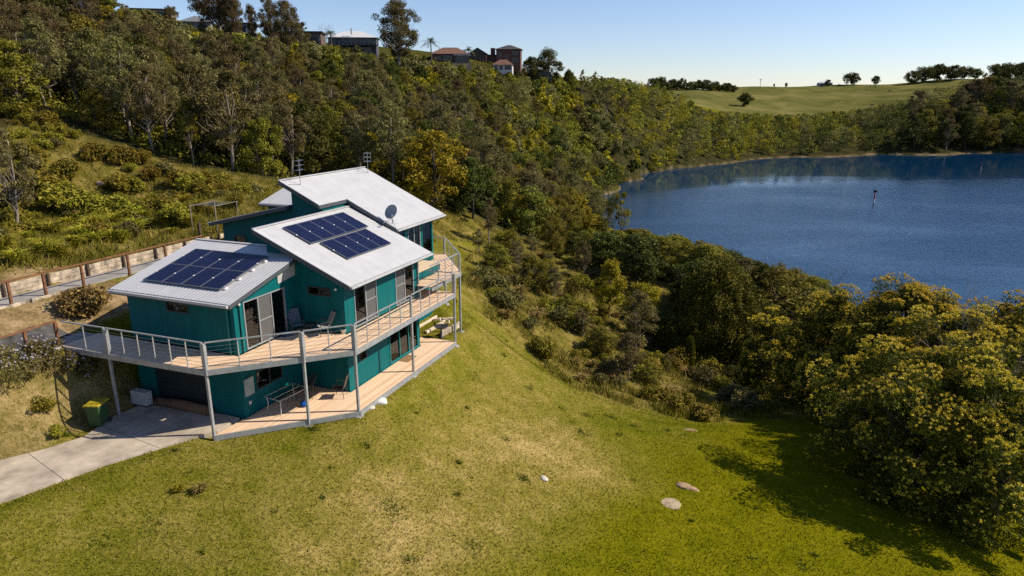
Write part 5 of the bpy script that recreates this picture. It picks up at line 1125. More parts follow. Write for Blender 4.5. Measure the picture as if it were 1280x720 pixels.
RUST = plain('rust_brown_timber', (0.17, 0.075, 0.03), 0.8, 0, 0.25, 4, 0.3)
DKT = plain('dark_old_timber', (0.07, 0.045, 0.03), 0.85, 0, 0.3, 4, 0.3)
def sleeper_wall(name, label, u0, u1, v, z0, rows, bay, side, post_mat, bh=0.21):
    rt = hempty(name, (u0+u1)/2, v, z0); tag(rt, label, 'retaining wall'); n_ = max(1, int(round((u1-u0)/bay))); w_ = (u1-u0)/n_; c = (u0+u1)/2
    r_ = np.random.RandomState(int(abs(u0*7+v*3)))
    for k in range(n_):
        m_ = MB()
        for j in range(rows): m_.box(u0-c+w_*k+0.03, u0-c+w_*(k+1)-0.03, -0.04+r_.uniform(-.012, .012), 0.05, j*bh-.05, (j+1)*bh-0.062)
        m_.build('sleeper_bay', SLEEP, rt, bevel=0.012)
    for k in range(n_+1): MB().box(u0-c+w_*k-0.06, u0-c+w_*k+0.06, side*0.11-0.055, side*0.11+0.055, -0.3, rows*bh+0.02).build('post', post_mat, rt, bevel=0.01)
sleeper_wall('retaining_wall', 'long bleached timber sleeper wall behind the upper path below the hillside', -13, 10.3, 17.62, 1.03, 3, 2.1, -1, DKT)
sleeper_wall('retaining_wall', 'low pale timber sleeper edge holding the front of the upper path', -13, -0.5, 15.93, 0.50, 3, 1.8, -1, GREYT)
sleeper_wall('retaining_wall', 'short pale sleeper wall beside the clothes line', 11.4, 14.4, 18.1, 1.1, 2, 1.5, -1, DKT)
def rail_fence(label, v, z, us, hgt, u_end):
    rt = hempty('rail_fence', us[0], v, z); tag(rt, label, 'fence'); c = us[0]
    for u in us: MB().box(u-c-0.055, u-c+0.055, -0.055, 0.055, -0.5, hgt).build('post', RUST, rt, bevel=0.008)
    MB().bar((us[0]-c-0.3, 0, hgt-0.03), (u_end-c, 0, hgt+0.02), 0.12, 0.07).build('top_rail', RUST, rt, bevel=0.008)
rail_fence('rust-brown post and rail fence along the front of the upper path', 16.02, 1.0, [-11.6, -9.8, -8.0, -6.4, -4.8, -3.1, -1.5, .4, 3.0, 5.4, 8.0], 1.12, 8.1)
rail_fence('short rust-brown post and rail fence where the lower path meets the deck', 11.62, -0.05, [-11, -9.2, -7.3, -5.5, -4.25], 1.15, -4.2)
# grey weed mat laid on the bank between the two paths
gu = np.linspace(-9.5, -2.9, 36); gv = np.linspace(12.75, 14.1, 12); vs_ = []
for v in gv:
    for u in gu:
        x, y, _ = hw(u, v); vs_.append((x, y, Hs(x, y)+0.06+0.03*math.sin(u*5+v*3)*math.sin(v*7)))
fs_ = [(j*36+i, j*36+i+1, (j+1)*36+i+1, (j+1)*36+i) for j in range(11) for i in range(35)]
wmo = MB().add(vs_, fs_).build('weed_mat', plain('grey_plastic_sheet', (0.085, 0.078, 0.07), 0.7, 0, 0.55, 2.2, 0.5), smooth=True)
tag(wmo, 'crumpled grey plastic sheet laid on the bank behind the lower path', 'plastic sheet')
# rolled brown matting at the garage door
rl = MB().tube([(-2.62, 5.5, LZ+.17), (-2.58, 7.0, LZ+.19), (-2.66, 8.4, LZ+.16)], [.20, .22, .19], 12)
o = hmesh(rl, 'rolled_mat', plain('brown_matting', (0.16, 0.09, 0.05), 0.9, 0, 0.3, 3, 0.4), (0, 0, 0), smooth=True); tag(o, 'long brown roll of matting lying along the foot of the garage door', 'mat roll')
# ------------------------------------------------------------------ solar panels on the roofs
def pv_proto():
    fr = MB(); W_, L_ = 1.0, 1.62
    fr.box(-W_/2, W_/2, -L_/2, -L_/2+.025, -.035, .006).box(-W_/2, W_/2, L_/2-.025, L_/2, -.035, .006).box(-W_/2, -W_/2+.025, -L_/2+.025, L_/2-.025, -.035, .006).box(W_/2-.025, W_/2, -L_/2+.025, L_/2-.025, -.035, .006)
    rt = empty('solar_panel', (0, 0, 0)); fr.build('frame', plain('panel_frame', (0.16, 0.17, 0.19), 0.4, 0.5, .05), rt)
    MB().box(-W_/2+.025, W_/2-.025, -L_/2+.025, L_/2-.025, -.03, .001).build('cell_sheet', PV, rt)
    cl_ = MB()
    for sx in (-.5, .5): cl_.box(sx-.03, sx+.03, -.03, .03, .0065, .022)
    cl_.build('clamp', plain('white_clamp', (0.75, 0.75, 0.75), 0.4), rt); return rt
pvp = pv_proto(); pv_used = [False]
HM = Matrix.Translation(Vector(HO)) @ Matrix.Rotation(HROT, 4, 'Z')
ORD = ['first', 'second', 'third', 'fourth', 'fifth']
def put_panel(c, ex, ey, sx, sy, label, group):
    ex = Vector(ex).normalized(); ey = Vector(ey).normalized(); ez = ex.cross(ey)
    M_ = Matrix((( *[ex[0], ey[0], ez[0]], c[0]), (ex[1], ey[1], ez[1], c[1]), (ex[2], ey[2], ez[2], c[2]), (0, 0, 0, 1)))
    if not pv_used[0]: o = pvp; pv_used[0] = True
    else: o = copy_tree(pvp, pvp_kids, (0, 0, 0))
    o.matrix_world = HM @ M_ @ Matrix.Diagonal((sx, sy, 1, 1)); tag(o, label, 'solar panel', group)
pvp_kids = list(pvp.children)
for r_ in range(2):
    for k in range(4):
        u = -1.95+0.745+1.495*r_; v = 9.08-0.52-1.045*k
        put_panel((u, v, zA(u)+0.10), (0, -1, 0), (1, 0, .2475), 1.035, 0.945, f'{ORD[k]} solar panel from the left in the {"front" if r_ == 0 else "back"} row on the garage roof', 'solar panels on the garage roof')
for k in range(5):
    u = 2.5+0.465+0.93*k; v = 4.52; put_panel((u, v, zB(v)+.10), (1, 0, 0), (0, 1, .4294), 0.925, 1.0, f'{ORD[k]} solar panel from the near end in the upper row on the middle roof', 'upper solar panels on the middle roof')
for k in range(4):
    u = 3.0+0.465+0.93*k; v = 2.94; put_panel((u, v, zB(v)+.10), (1, 0, 0), (0, 1, .4294), 0.925, 0.99, f'{ORD[k]} solar panel from the near end in the lower row on the middle roof', 'lower solar panels on the middle roof')
for k in range(4):
    u = -1.75+0.8*k; o = hmesh(MB().box(-.08, .08, -.03, .03, 0, .06).box(-.02, .02, -.05, .05, .06, .09), 'roof_bracket', plain('white_clamp', (0.75,)*3), (u, 4.78, zA(u)+0.02)); tag(o, f'{ORD[k]} small white mounting bracket from the front along the solar array edge', 'bracket', 'brackets beside the garage roof panels')
# ------------------------------------------------------------------ aerials and dish
AER = plain('aerial_metal', (0.30, 0.30, 0.31), 0.4, 0.6, .1)
def aerial(u, v, label, hgt, rz):
    rt = hempty('tv_aerial', u, v, zC(v), rz); tag(rt, label, 'aerial')
    MB().tube([(0, 0, -.05), (0, 0, hgt)], .016, 8).build('mast', AER, rt)
    g = MB()
    for z in (hgt-.08, hgt-.32, hgt-.56):
        g.tube([(-.35, 0, z), (.45, 0, z)], .008, 5)
        for k in range(8): g.tube([(-.33+.11*k, -.22+.012*k, z), (-.33+.11*k, .22-.012*k, z)], .0045, 4)
    g.tube([(-.36, -.2, hgt-.6), (-.36, -.2, hgt)], .008, 4).tube([(-.36, .2, hgt-.6), (-.36, .2, hgt)], .008, 4)
    g.build('antenna_array', AER, rt)
    MB().tube([(0, 0, .05), (-.5, .3, .10), (-1.0, .75, .20)], .008, 5).build('cable', DARKF, rt)
aerial(6.85, 7.57, 'tall tv aerial at the near high corner of the back roof', 1.35, .3)
aerial(13.24, 7.63, 'tv aerial at the far high corner of the back roof', 1.25, .6)
rt = hempty('satellite_dish', 8.6, 3.25, zC(3.25)); tag(rt, 'grey satellite dish on the low edge of the back roof', 'satellite dish')
MB().tube([(0, 0, 0), (0, 0, .35), (.05, .02, .55)], .025, 8).tube([(-.5, .25, .12), (0, 0, .3)], .014, 6).tube([(-.25, -.35, -.14), (0, 0, .3)], .014, 6).build('mount', AER, rt)
ds = MB(); ds.lathe([(0.02, 0.0), (.15, .012), (.28, .045), (.39, .09), (.40, .098), (.385, .10), (.27, .058), (.14, .025), (0.02, .014)], 24)
dz = ds.build('reflector', plain('dish_grey', (0.24, 0.26, 0.28), 0.45, .1, .08), rt, smooth=True); dz.location = (.05, .02, .62); dz.rotation_euler = (R(62), 0, R(-100))
MB().tube([(.05, 0, .45), (-.28, -.18, .42), (-.42, -.25, .52)], .013, 6).box(-.47, -.38, -.29, -.21, .48, .58).build('feed_arm', AER, rt)
# ------------------------------------------------------------------ bin, air conditioner
rt = hempty('wheelie_bin', -4.95, 9.0, -2.72, .35); tag(rt, 'green wheelie bin with a yellow lid beside the driveway', 'bin')
BG = plain('bin_green', (0.035, 0.085, 0.03), 0.55, 0, .12, 4); BY = plain('bin_lid_yellow', (0.38, 0.29, 0.015), 0.5, 0, .15, 4)
bm_ = MB(); z_ = [(.23, .27, .06), (.30, .36, .92)]; vs_ = []
for a, b_, zz_ in z_: vs_ += [(-b_, -a, zz_), (b_, -a, zz_), (b_, a, zz_), (-b_, a, zz_)]
bm_.add(vs_, [(3, 2, 1, 0), (4, 5, 6, 7), (0, 1, 5, 4), (1, 2, 6, 5), (2, 3, 7, 6), (3, 0, 4, 7)]); bm_.build('bin_body', BG, rt, bevel=.025)
lid = MB().add([(-.38, -.33, .925), (.40, -.33, .925), (.40, .33, .925), (-.38, .33, .925), (-.36, -.30, .985), (.36, -.30, 1.0), (.36, .30, 1.0), (-.36, .30, .985)], [(3, 2, 1, 0), (4, 5, 6, 7), (0, 1, 5, 4), (1, 2, 6, 5), (2, 3, 7, 6), (3, 0, 4, 7)]); lid.build('lid', BY, rt, bevel=.015)
for sy in (-.26, .26): MB().tube([(.30, sy-.035, .10), (.30, sy+.035, .10)], .10, 14).build('wheel', plain('black_rubber', (0.02,)*3, .8), rt)
MB().tube([(.40, -.25, .94), (.46, -.24, .93), (.46, .24, .93), (.40, .25, .94)], .016, 6).build('handle', BG, rt)
rt = hempty('air_conditioner', -2.95, 8.95, -2.72, 1.62); tag(rt, 'pale boxy air conditioner unit standing on the driveway beside the garage', 'air conditioner')
ACW = plain('ac_casing', (0.42, 0.43, 0.42), 0.5, 0, .08, 3)
MB().box(-.42, .42, -.17, .17, .06, .66).build('casing', ACW, rt, bevel=.015)
gr_ = MB()
for k in range(6): gr_.tube([(-.12+.2*math.cos(a)*(k+1)/6, -.178, .36+.2*math.sin(a)*(k+1)/6) for a in np.linspace(0, 6.283, 17)], .006, 4, cap=False)
gr_.build('fan_grille', DARKF, rt); MB().box(-.38, -.30, -.17, .17, 0, .06).box(.30, .38, -.17, .17, 0, .06).build('foot', DARKF, rt)
MB().tube([(.42, .05, .15), (.6, .1, .12), (.75, .18, .25)], .025, 6).build('pipe', GUT, rt)
# ------------------------------------------------------------------ outdoor furniture
CHM = plain('dark_chair_frame', (0.045, 0.038, 0.032), 0.5); SLG = plain('brown_sling', (0.075, 0.058, 0.048), 0.75, 0, .15, 6)
BLS = plain('blue_grey_sling', (0.10, 0.14, 0.19), 0.75, 0, .12, 6); PLS = plain('pale_cushion', (0.40, 0.37, 0.33), 0.8, 0, .1, 5)
def chair(u, v, z, rz, label, frame, sling, recl=.18):
    """armchair: tube frame, four legs, slatted sling seat and back; faces its own +x"""
    rt = hempty('outdoor_chair', u, v, z, rz); tag(rt, label, 'chair'); w_ = .26
    for sy in (-w_, w_):
        MB().tube([(.24, sy, 0), (.22, sy, .40), (.20, sy, .62)], .014, 6).build('leg', frame, rt)
        MB().tube([(-.24, sy, 0), (-.20, sy, .38), (-.18, sy, .42)], .014, 6).build('leg', frame, rt)
        MB().tube([(.21, sy*1.04, .62), (0, sy*1.04, .65), (-.24, sy*1.04, .63)], .017, 6).build('armrest', frame, rt)
    s_ = MB(); [s_.box(-.20+.075*k, -.20+.075*k+.062, -w_+.01, w_-.01, .40+.004*k, .418+.004*k) for k in range(6)]
    s_.build('seat', sling, rt)
    b_ = MB(); bk = MB()
    for sy in (-w_, w_): bk.tube([(-.20, sy, .40), (-.22-recl*.5, sy, .72), (-.22-recl, sy, 1.02)], .015, 6)
    bk.tube([(-.22-recl, -w_, 1.02), (-.22-recl, w_, 1.02)], .015, 6); bk.build('back_frame', frame, rt)
    for k in range(8):
        t = k/8; x0 = -.21-recl*t; z0 = .45+.56*t; b_.bar((x0, -w_+.012, z0+.03), (x0, w_-.012, z0+.03), .014, .058)
    b_.build('backrest', sling, rt); return rt
chair(.93, 1.62, LZ, 1.9, 'dark slatted armchair in the sun on the lower deck', CHM, SLG)
chair(.20, 2.95, LZ, 2.6, 'dark armchair in shade at the end of the glass table on the lower deck', CHM, SLG, .3)
chair(.80, 3.55, 0, -2.2, 'blue-grey reclining chair by the sliding door on the upper deck', CHM, BLS, .3)
chair(1.05, 2.3, 0, 2.5, 'pale cushioned chair in the corner of the upper deck', CHM, PLS, .28)
rt = hempty('side_table', 1.0, 3.0, 0); tag(rt, 'small round metal side table between the upper deck chairs', 'table')
MB().lathe([(.02, .44), (.26, .44), (.26, .46), (.02, .46)], 18).build('tabletop', CHM, rt)
for a in (0, 2.09, 4.19): MB().tube([(.2*math.cos(a), .2*math.sin(a), 0), (.1*math.cos(a), .1*math.sin(a), .25), (.2*math.cos(a), .2*math.sin(a), .44)], .012, 5).build('leg', CHM, rt)
rt = hempty('glass_table', -.80, 3.05, LZ, -.12); tag(rt, 'rectangular glass-topped patio table with a pale metal frame on the lower deck', 'table')
TF = plain('pale_table_frame', (0.45, 0.46, 0.46), 0.4, .3, .05)
MB().box(-.78, .78, -.43, .43, .70, .709).build('tabletop', glass_mat('clear_table_glass', (.90, .94, .92), 1.2), rt)
fr = MB(); [fr.tube([a, b_], .017, 6) for a, b_ in (((-.8, -.45, .695), (.8, -.45, .695)), ((.8, -.45, .695), (.8, .45, .695)), ((.8, .45, .695), (-.8, .45, .695)), ((-.8, .45, .695), (-.8, -.45, .695)), ((-.8, 0, .69), (.8, 0, .69)))]; fr.build('table_frame', TF, rt)
for sx in (-1, 1):
    for sy in (-1, 1): MB().tube([(.74*sx, .40*sy, .69), (.70*sx, .36*sy, .40), (.76*sx, .41*sy, 0)], .02, 6).build('leg', TF, rt)
bb = MB(); rs_ = np.random.RandomState(5)
bb.lathe([(.02, 0), (.14, .01), (.19, .07), (.17, .16), (.10, .21), (.05, .20)], 14)
o = hmesh(bb, 'blue_bag', plain('blue_plastic', (0.01, 0.09, 0.38), 0.35, 0, .2, 8), (-.45, 2.45, LZ+.001), smooth=True); tag(o, 'small crumpled blue plastic bag under the glass table edge', 'bag')
rt = hempty('plant_pot', 1.5, 1.62, 0.0); tag(rt, 'small white flowerpot on the upper deck at the house corner', 'plant pot')
MB().lathe([(.09, 0), (.13, .2), (.14, .22), (.12, .215), (.11, .17)], 14).build('pot', plain('white_ceramic', (0.65, 0.63, 0.6), .4), rt, smooth=True)
link('plant', bush_mesh(5, 'dark', .14, .3, 5, 30, .08), rt).location = (0, 0, .2)
o = hmesh(MB().box(-.16, .16, -.13, .13, 0, .2), 'storage_tub', plain('blue_tub', (0.03, 0.06, 0.14), .5), (.30, 3.72, 0.001), bevel=.02); tag(o, 'small dark blue tub under the reclining chair on the upper deck', 'tub')
o = hmesh(MB().box(-.45, .45, -.28, .28, 0, .014), 'doormat', plain('coir_mat', (0.26, 0.15, 0.07), .95, 0, .2, 14, .4), (6.05, 1.15, LZ+.003)); tag(o, 'brown doormat at the lower sliding door', 'doormat')
rt = hempty('fire_bowl', 9.75, 1.15, gz(9.75, 1.15)); tag(rt, 'dark bowl on a slim pedestal beside the end of the lower deck', 'fire bowl')
MB().lathe([(.16, 0), (.17, .03), (.05, .08), (.045, .50), (.06, .55)], 14).build('pedestal', DARKF, rt, smooth=True); MB().lathe([(.05, .55), (.30, .60), (.40, .68), (.38, .685), (.28, .63), (.03, .60)], 20).build('bowl', DARKF, rt, smooth=True)
# ------------------------------------------------------------------ garden beds at the end of the deck
def sleeper(u0, v0, u1, v1, hgt, label, mat_=SLEEPW, wd=.12):
    c = ((u0+u1)/2, (v0+v1)/2); z = gz(*c); L_ = math.hypot(u1-u0, v1-v0)/2; m_ = MB().box(-L_, L_, -wd/2, wd/2, -.12, hgt)
    o = hmesh(m_, 'garden_sleeper', mat_, (*c, z), math.atan2(v1-v0, u1-u0), bevel=.012); tag(o, label, 'timber sleeper', 'garden bed sleepers')
sleeper(10.8, 3.15, 12.9, 3.1, .14, 'pale timber sleeper edging the bed furthest from the lower deck')
sleeper(10.0, 2.25, 12.2, 2.2, .16, 'pale timber sleeper along the middle of the garden beds')
sleeper(9.9, 1.25, 11.9, 1.0, .32, 'thick bleached sleeper nearest the slope at the garden beds', SLEEP, .16)
sleeper(12.3, 3.0, 13.0, 1.9, .12, 'pale sleeper lying across the far end of the garden beds')
fr = MB(); [fr.bar(a, b_, .05) for a, b_ in (((-.28, -.28, .03), (.28, -.28, .03)), ((.28, -.25, .03), (.28, .25, .03)), ((.28, .28, .03), (-.28, .28, .03)), ((-.28, .25, .03), (-.28, -.25, .03)))]
o = hmesh(fr, 'offcut_square', SLEEPW, (12.0, 2.1, gz(12.0, 2.1)+.16), .5); o.rotation_euler.x = .35; tag(o, 'small square frame of pale offcuts dropped on the garden sleepers', 'timber frame')
# ------------------------------------------------------------------ clothes line and stumps
rt = hempty('clothes_line', 13.4, 19.2, gz(13.4, 19.2)); tag(rt, 'pale timber clothes line frame behind the house at the foot of the hillside', 'clothes line')
CL = plain('pale_post', (0.20, 0.165, 0.125), .75, 0, .2, 4, .2)
for du, dv_ in ((-1.0, -.1), (1.25, .15)): MB().box(du-.025, du+.025, dv_-.025, dv_+.025, -.4, 1.62).build('post', CL, rt)
for (a, b_) in (((-1.1, -.1, 1.64), (1.35, .15, 1.64)), ((-1.7, 1.4, 1.66), (0.9, 1.7, 1.66))): MB().bar(a, b_, .035, .035).build('crossbar', CL, rt)
for du, dv_ in ((-1.6, 1.41), (.8, 1.69)): MB().box(du-.025, du+.025, dv_-.025, dv_+.025, -.9, 1.64).build('post', CL, rt)
wr = MB(); [wr.tube([(-.9+.35*k, -.08+.035*k, 1.66), (-1.5+.35*k, 1.42+.035*k, 1.69)], .006, 4) for k in range(6)]; wr.build('line_wire', GUT, rt)
for u, v, h_, lb in ((11.2, 19.4, 1.0, 'dark timber post standing left of the clothes line'), (12.9, 18.5, .9, 'dark timber post beside the sleeper wall near the back block')):
    o = hmesh(MB().box(-.08, .08, -.08, .08, -.3, h_), 'timber_post', DKT, (u, v, gz(u, v)), bevel=.01); tag(o, lb, 'post')
# ------------------------------------------------------------------ stones, lids, stumps on the ground
def stone(x, y, s, col, label, seed, flat=.6, cat='stone'):
    rs_ = np.random.RandomState(seed); b = bmesh.new(); bmesh.ops.create_icosphere(b, subdivisions=3, radius=1.0)
    f = rs_.normal(size=(5, 3))*1.6; ph = rs_.rand(5)*6
    for v in b.verts:
        k = 1+sum(.08*math.sin(v.co.dot(Vector(f[i]))+ph[i]) for i in range(5)); v.co = Vector((v.co.x*s*k*1.25, v.co.y*s*k*.85, v.co.z*s*k*flat))
    me = bpy.data.meshes.new('stone'); b.to_mesh(me); b.free(); me.materials.append(plain('stone_%.2f_%.2f' % col[:2], col, .85, 0, .25, 9, .4)); me.polygons.foreach_set('use_smooth', [True]*len(me.polygons))
    o = link('stone', me); o.location = (x, y, Hs(x, y)+s*flat*.25); o.rotation_euler = (0, 0, rs_.rand()*6); tag(o, label, cat)
stone(1.34, 25.51, .17, (.55, .50, .42), 'pale flat stone alone in the middle of the lawn', 1, .45)
stone(-5.78, 27.75, .24, (.72, .70, .66), 'largest white rock under the edge of the lower deck', 2)
stone(-6.1, 27.1, .15, (.62, .54, .44), 'small tan rock beside the white rock at the lower deck', 3); stone(-6.35, 26.75, .10, (.66, .60, .5), 'smallest tan rock at the lower deck corner', 4)
stone(-37.42, 62.73, .5, (.55, .42, .36), 'pinkish boulder showing on the open hillside', 6)
stone(-41.0, 66.5, .45, (.52, .44, .34), 'tan boulder between bushes high on the open hillside', 8)
o = link('concrete_lid', MB().lathe([(.02, -.1), (.41, -.1), (.43, .03), (.39, .06), (.02, .07)], 28).mesh('concrete_lid', plain('weathered_lid', (.36, .28, .17), .9, 0, .3, 6, .4), smooth=False)); o.location = (6.75, 25.58, Hs(6.75, 25.58)+.02); tag(o, 'round concrete lid set in the lush part of the lawn', 'concrete lid')
def dirt_patch(x, y, r1, r2, rz, label, col=(.34, .22, .13)):
    rs_ = np.random.RandomState(int(x*10)); vs_ = [(x, y, Hs(x, y)+.09)]; n_ = 26; fs_ = []
    for ring, hh in ((.45, .085), (.8, .055), (1.0, -.03)):
        for k in range(n_):
            a = 6.283*k/n_; q_ = ring*(1+.16*math.sin(3*a+x)+.08*rs_.normal()); dx, dy = r1*q_*math.cos(a), r2*q_*math.sin(a)
            px_, py_ = x+dx*math.cos(rz)-dy*math.sin(rz), y+dx*math.sin(rz)+dy*math.cos(rz); vs_.append((px_, py_, Hs(px_, py_)+hh+.01*rs_.normal()))
    fs_ += [(0, 1+k, 1+(k+1) % n_) for k in range(n_)]
    for r_ in range(2): fs_ += [(1+r_*n_+k, 1+(r_+1)*n_+k, 1+(r_+1)*n_+(k+1) % n_, 1+r_*n_+(k+1) % n_) for k in range(n_)]
    o = MB().add(vs_, fs_).build('dirt_mound', plain('bare_soil', col, .95, 0, .3, 5, .5), smooth=True); tag(o, label, 'dirt mound')
dirt_patch(7.9, 27.42, .55, .30, -.5, 'low mound of bare reddish soil next to the round concrete lid')
dirt_patch(10.3, 35.8, .45, .16, .1, 'small scrape of bare soil at the upper lawn edge')
dirt_patch(-17.9, 21.3, .9, .7, .3, 'bare sandy scarp at the picture edge above the driveway', (.46, .34, .22)) if False else None
# ------------------------------------------------------------------ flowering shrubs on the bank
def lilac_bush(x, y, r, hgt, seed, label):
    rs_ = np.random.RandomState(60+seed); n_ = 26; cl_ = crown_clumps(rs_, n_, .15, hgt-.1, r*.85, 'dome'); rad = r*(.2+.16*rs_.rand(n_))
    V = leaf_quads(rs_, cl_, rad, 150, .10, .45, origin=(0, 0, 0)); d = rs_.normal(size=(n_*3, 3)); d[:, 2] = abs(d[:, 2])+.3; d /= np.linalg.norm(d, axis=1)[:, None]
    fp = np.repeat(cl_, 3, 0)+d*np.repeat(rad, 3)[:, None]
    rt = empty('flowering_shrub', (x, y, Hs(x, y)-.1)); tag(rt, label, 'shrub'); link('foliage', quads_mesh('shrub_foliage', V, LM['grey']), rt); link('blossom', quads_mesh('shrub_blossom', leaf_quads(rs_, fp, .045+.03*rs_.rand(len(fp)), 7, .055, .8, shell=.2), LILAC), rt)
lilac_bush(-18.75, 25.6, 1.25, 1.3, 1, 'lilac-flowered grey-green shrub on the bank beside the fence post')
lilac_bush(-19.4, 24.2, 1.2, 1.2, 2, 'lilac-flowered grey-green shrub on the bank at the picture edge')
lilac_bush(-17.9, 26.5, .9, 1.0, 3, 'smaller lilac-flowered shrub on the bank nearest the deck post')
put_plant('bush', -18.3, 24.4, .55, 'bank_bush', 'small olive bush on the sunny face of the driveway bank', 'bush'); put_plant('bush', -17.6, 23.9, .4, 'bank_bush', 'tiny green bush low on the driveway bank', 'bush')
# ------------------------------------------------------------------ channel markers in the lake
def marker(x, y, hgt, label, s=1.0):
    rt = empty('channel_marker', (x, y, 0)); tag(rt, label, 'channel marker')
    MB().lathe([(.20*s, -2), (.20*s, hgt*.80), (.16*s, hgt*.81)], 12).build('pile', plain('marker_red', (0.28, 0.03, 0.025), .5), rt, smooth=True)
    MB().lathe([(.27*s, .3), (.27*s, hgt*.34)], 12).build('collar', plain('marker_white', (0.6, 0.58, 0.55), .5), rt)
    MB().box(-.42*s, .42*s, -.42*s, .42*s, hgt*.82, hgt*.97).build('top_mark', plain('marker_dark', (0.03, 0.02, 0.025), .5), rt); MB().lathe([(.05, hgt*.97), (.09, hgt), (.03, hgt*1.04)], 8).build('lantern', GUT, rt)
marker(115.3, 217, 4.6, 'nearer red channel marker pile standing in the lake'); marker(223.3, 328.5, 2.9, 'farther small channel marker pile in the lake', .8)
# ------------------------------------------------------------------ houses, palms and walls on the hilltop
WIN = plain('far_window', (0.02, 0.026, 0.032), .15, 0, .05); BRICK = plain('red_brick', (0.105, 0.048, 0.034), .85, 0, .2, 1.0); BRICK2 = plain('dark_brick', (0.085, 0.045, 0.034), .85, 0, .2, 1.0)
TILE = plain('brown_tiles', (0.15, 0.075, 0.05), .8, 0, .15, 1.0); DTILE = plain('dark_tiles', (0.05, 0.045, 0.045), .8, 0, .15, 1.0); WROOF = plain('white_roof', (0.55, 0.55, 0.55), .5, 0, .06, 1.0)
DGW = plain('dark_grey_wall', (0.055, 0.06, 0.065), .7, 0, .1, 1.0); WHW = plain('white_wall', (0.58, 0.56, 0.54), .7, 0, .08, 1.0); GRW = plain('grey_wall', (0.22, 0.23, 0.24), .7, 0, .1, 1.0); TANW = plain('tan_block_wall', (0.36, 0.26, 0.17), .85, 0, .2, .8)
def far_house(name, x, y, z, rz, label, blocks):
    """blocks: (x0, x1, y0, y1, z0, z1, wall, roof kind, roof rise, roof material, windows)"""
    rt = empty(name, (x, y, z), rz); tag(rt, label, 'house')
    for (x0, x1, y0, y1, z0, z1, wm_, rk, rise, rm, wins) in blocks:
        wl = MB().box(x0, x1, y0, y1, z0-2, z1).build('wall', wm_, rt); e = .55; m_ = MB()
        a0, a1, b0, b1 = x0-e, x1+e, y0-e, y1+e; cx_, cy_ = (x0+x1)/2, (y0+y1)/2
        if rk == 'hip':
            k = min((a1-a0), (b1-b0))*.48; m_.add([(a0, b0, z1), (a1, b0, z1), (a1, b1, z1), (a0, b1, z1), (a0+k, cy_, z1+rise), (a1-k, cy_, z1+rise)] if a1-a0 > b1-b0 else [(a0, b0, z1), (a1, b0, z1), (a1, b1, z1), (a0, b1, z1), (cx_, b0+k, z1+rise), (cx_, b1-k, z1+rise)],
                [(0, 1, 5, 4), (1, 2, 5), (2, 3, 4, 5), (3, 0, 4), (3, 2, 1, 0)] if a1-a0 > b1-b0 else [(0, 1, 4), (1, 2, 5, 4), (2, 3, 5), (3, 0, 4, 5), (3, 2, 1, 0)])
        elif rk == 'gable': m_.add([(a0, b0, z1), (a1, b0, z1), (a1, b1, z1), (a0, b1, z1), (cx_, b0, z1+rise), (cx_, b1, z1+rise)], [(0, 1, 4), (1, 2, 5, 4), (2, 3, 5), (3, 0, 4, 5), (3, 2, 1, 0)])
        else: m_.box(a0, a1, b0, b1, z1+.003, z1+.25)
        m_.build('roof', rm, rt)
        for (wx0, wx1, wz0, wz1) in wins:
            f = MB().box(wx0, wx1, y0-.06, y0+.05, wz0, wz1).build('window', GRW, rt); n_ = max(1, int((wx1-wx0)/1.3)); p_ = MB()
            for k in range(n_): p_.box(wx0+(wx1-wx0)*k/n_+.06, wx0+(wx1-wx0)*(k+1)/n_-.06, y0-.075, y0-.062, wz0+.07, wz1-.07)
            p_.build('pane', WIN, f)
    return rt
h1 = far_house('hilltop_house', -47.5, 215, 45.2, .1, 'dark two-storey hilltop house with a white pyramid roof and full-width balconies', [(-7, 7, 0, 9, 0, 4.7, DGW, 'hip', 2.1, WROOF, [(-6.4, -2.2, 2.9, 4.4), (-1.9, 2.0, 2.9, 4.4), (2.3, 6.5, 2.9, 4.4), (-5, 5.5, .3, 2.0)])])
MB().box(-7.6, 7.6, -1.8, -.02, 2.35, 2.55).build('balcony', DGW, h1); rl_ = MB(); rl_.box(-7.6, 7.6, -1.8, -1.75, 3.45, 3.52); [rl_.box(-7.55+1.26*k-.04, -7.55+1.26*k+.04, -1.8, -1.74, 2.55, 4.7 if k % 4 == 0 else 3.45) for k in range(13)]; rl_.build('railing', GRW, h1)
MB().lathe([(.28, 5.5), (.25, 7.2), (.3, 7.25)], 8).build('flue', GUT, h1)
h2 = far_house('hilltop_house', -20.9, 240, 43.9, .05, 'low brick hilltop house with a brown tiled roof beside the palm', [(-6, 6.3, 0, 8, 0, 2.9, BRICK, 'hip', 2.3, TILE, [(-4.6, -2.8, 1.0, 2.3), (-2.2, 1.0, .3, 2.4), (1.6, 3.0, .8, 2.3)]), (2.0, 6.6, -1.6, -.02, 0, 2.35, plain('brown_wall2', (0.09, 0.055, 0.045), .8, 0, .1, 1.0), 'flat', .2, WROOF, [(2.4, 6.2, .4, 2.1)])])
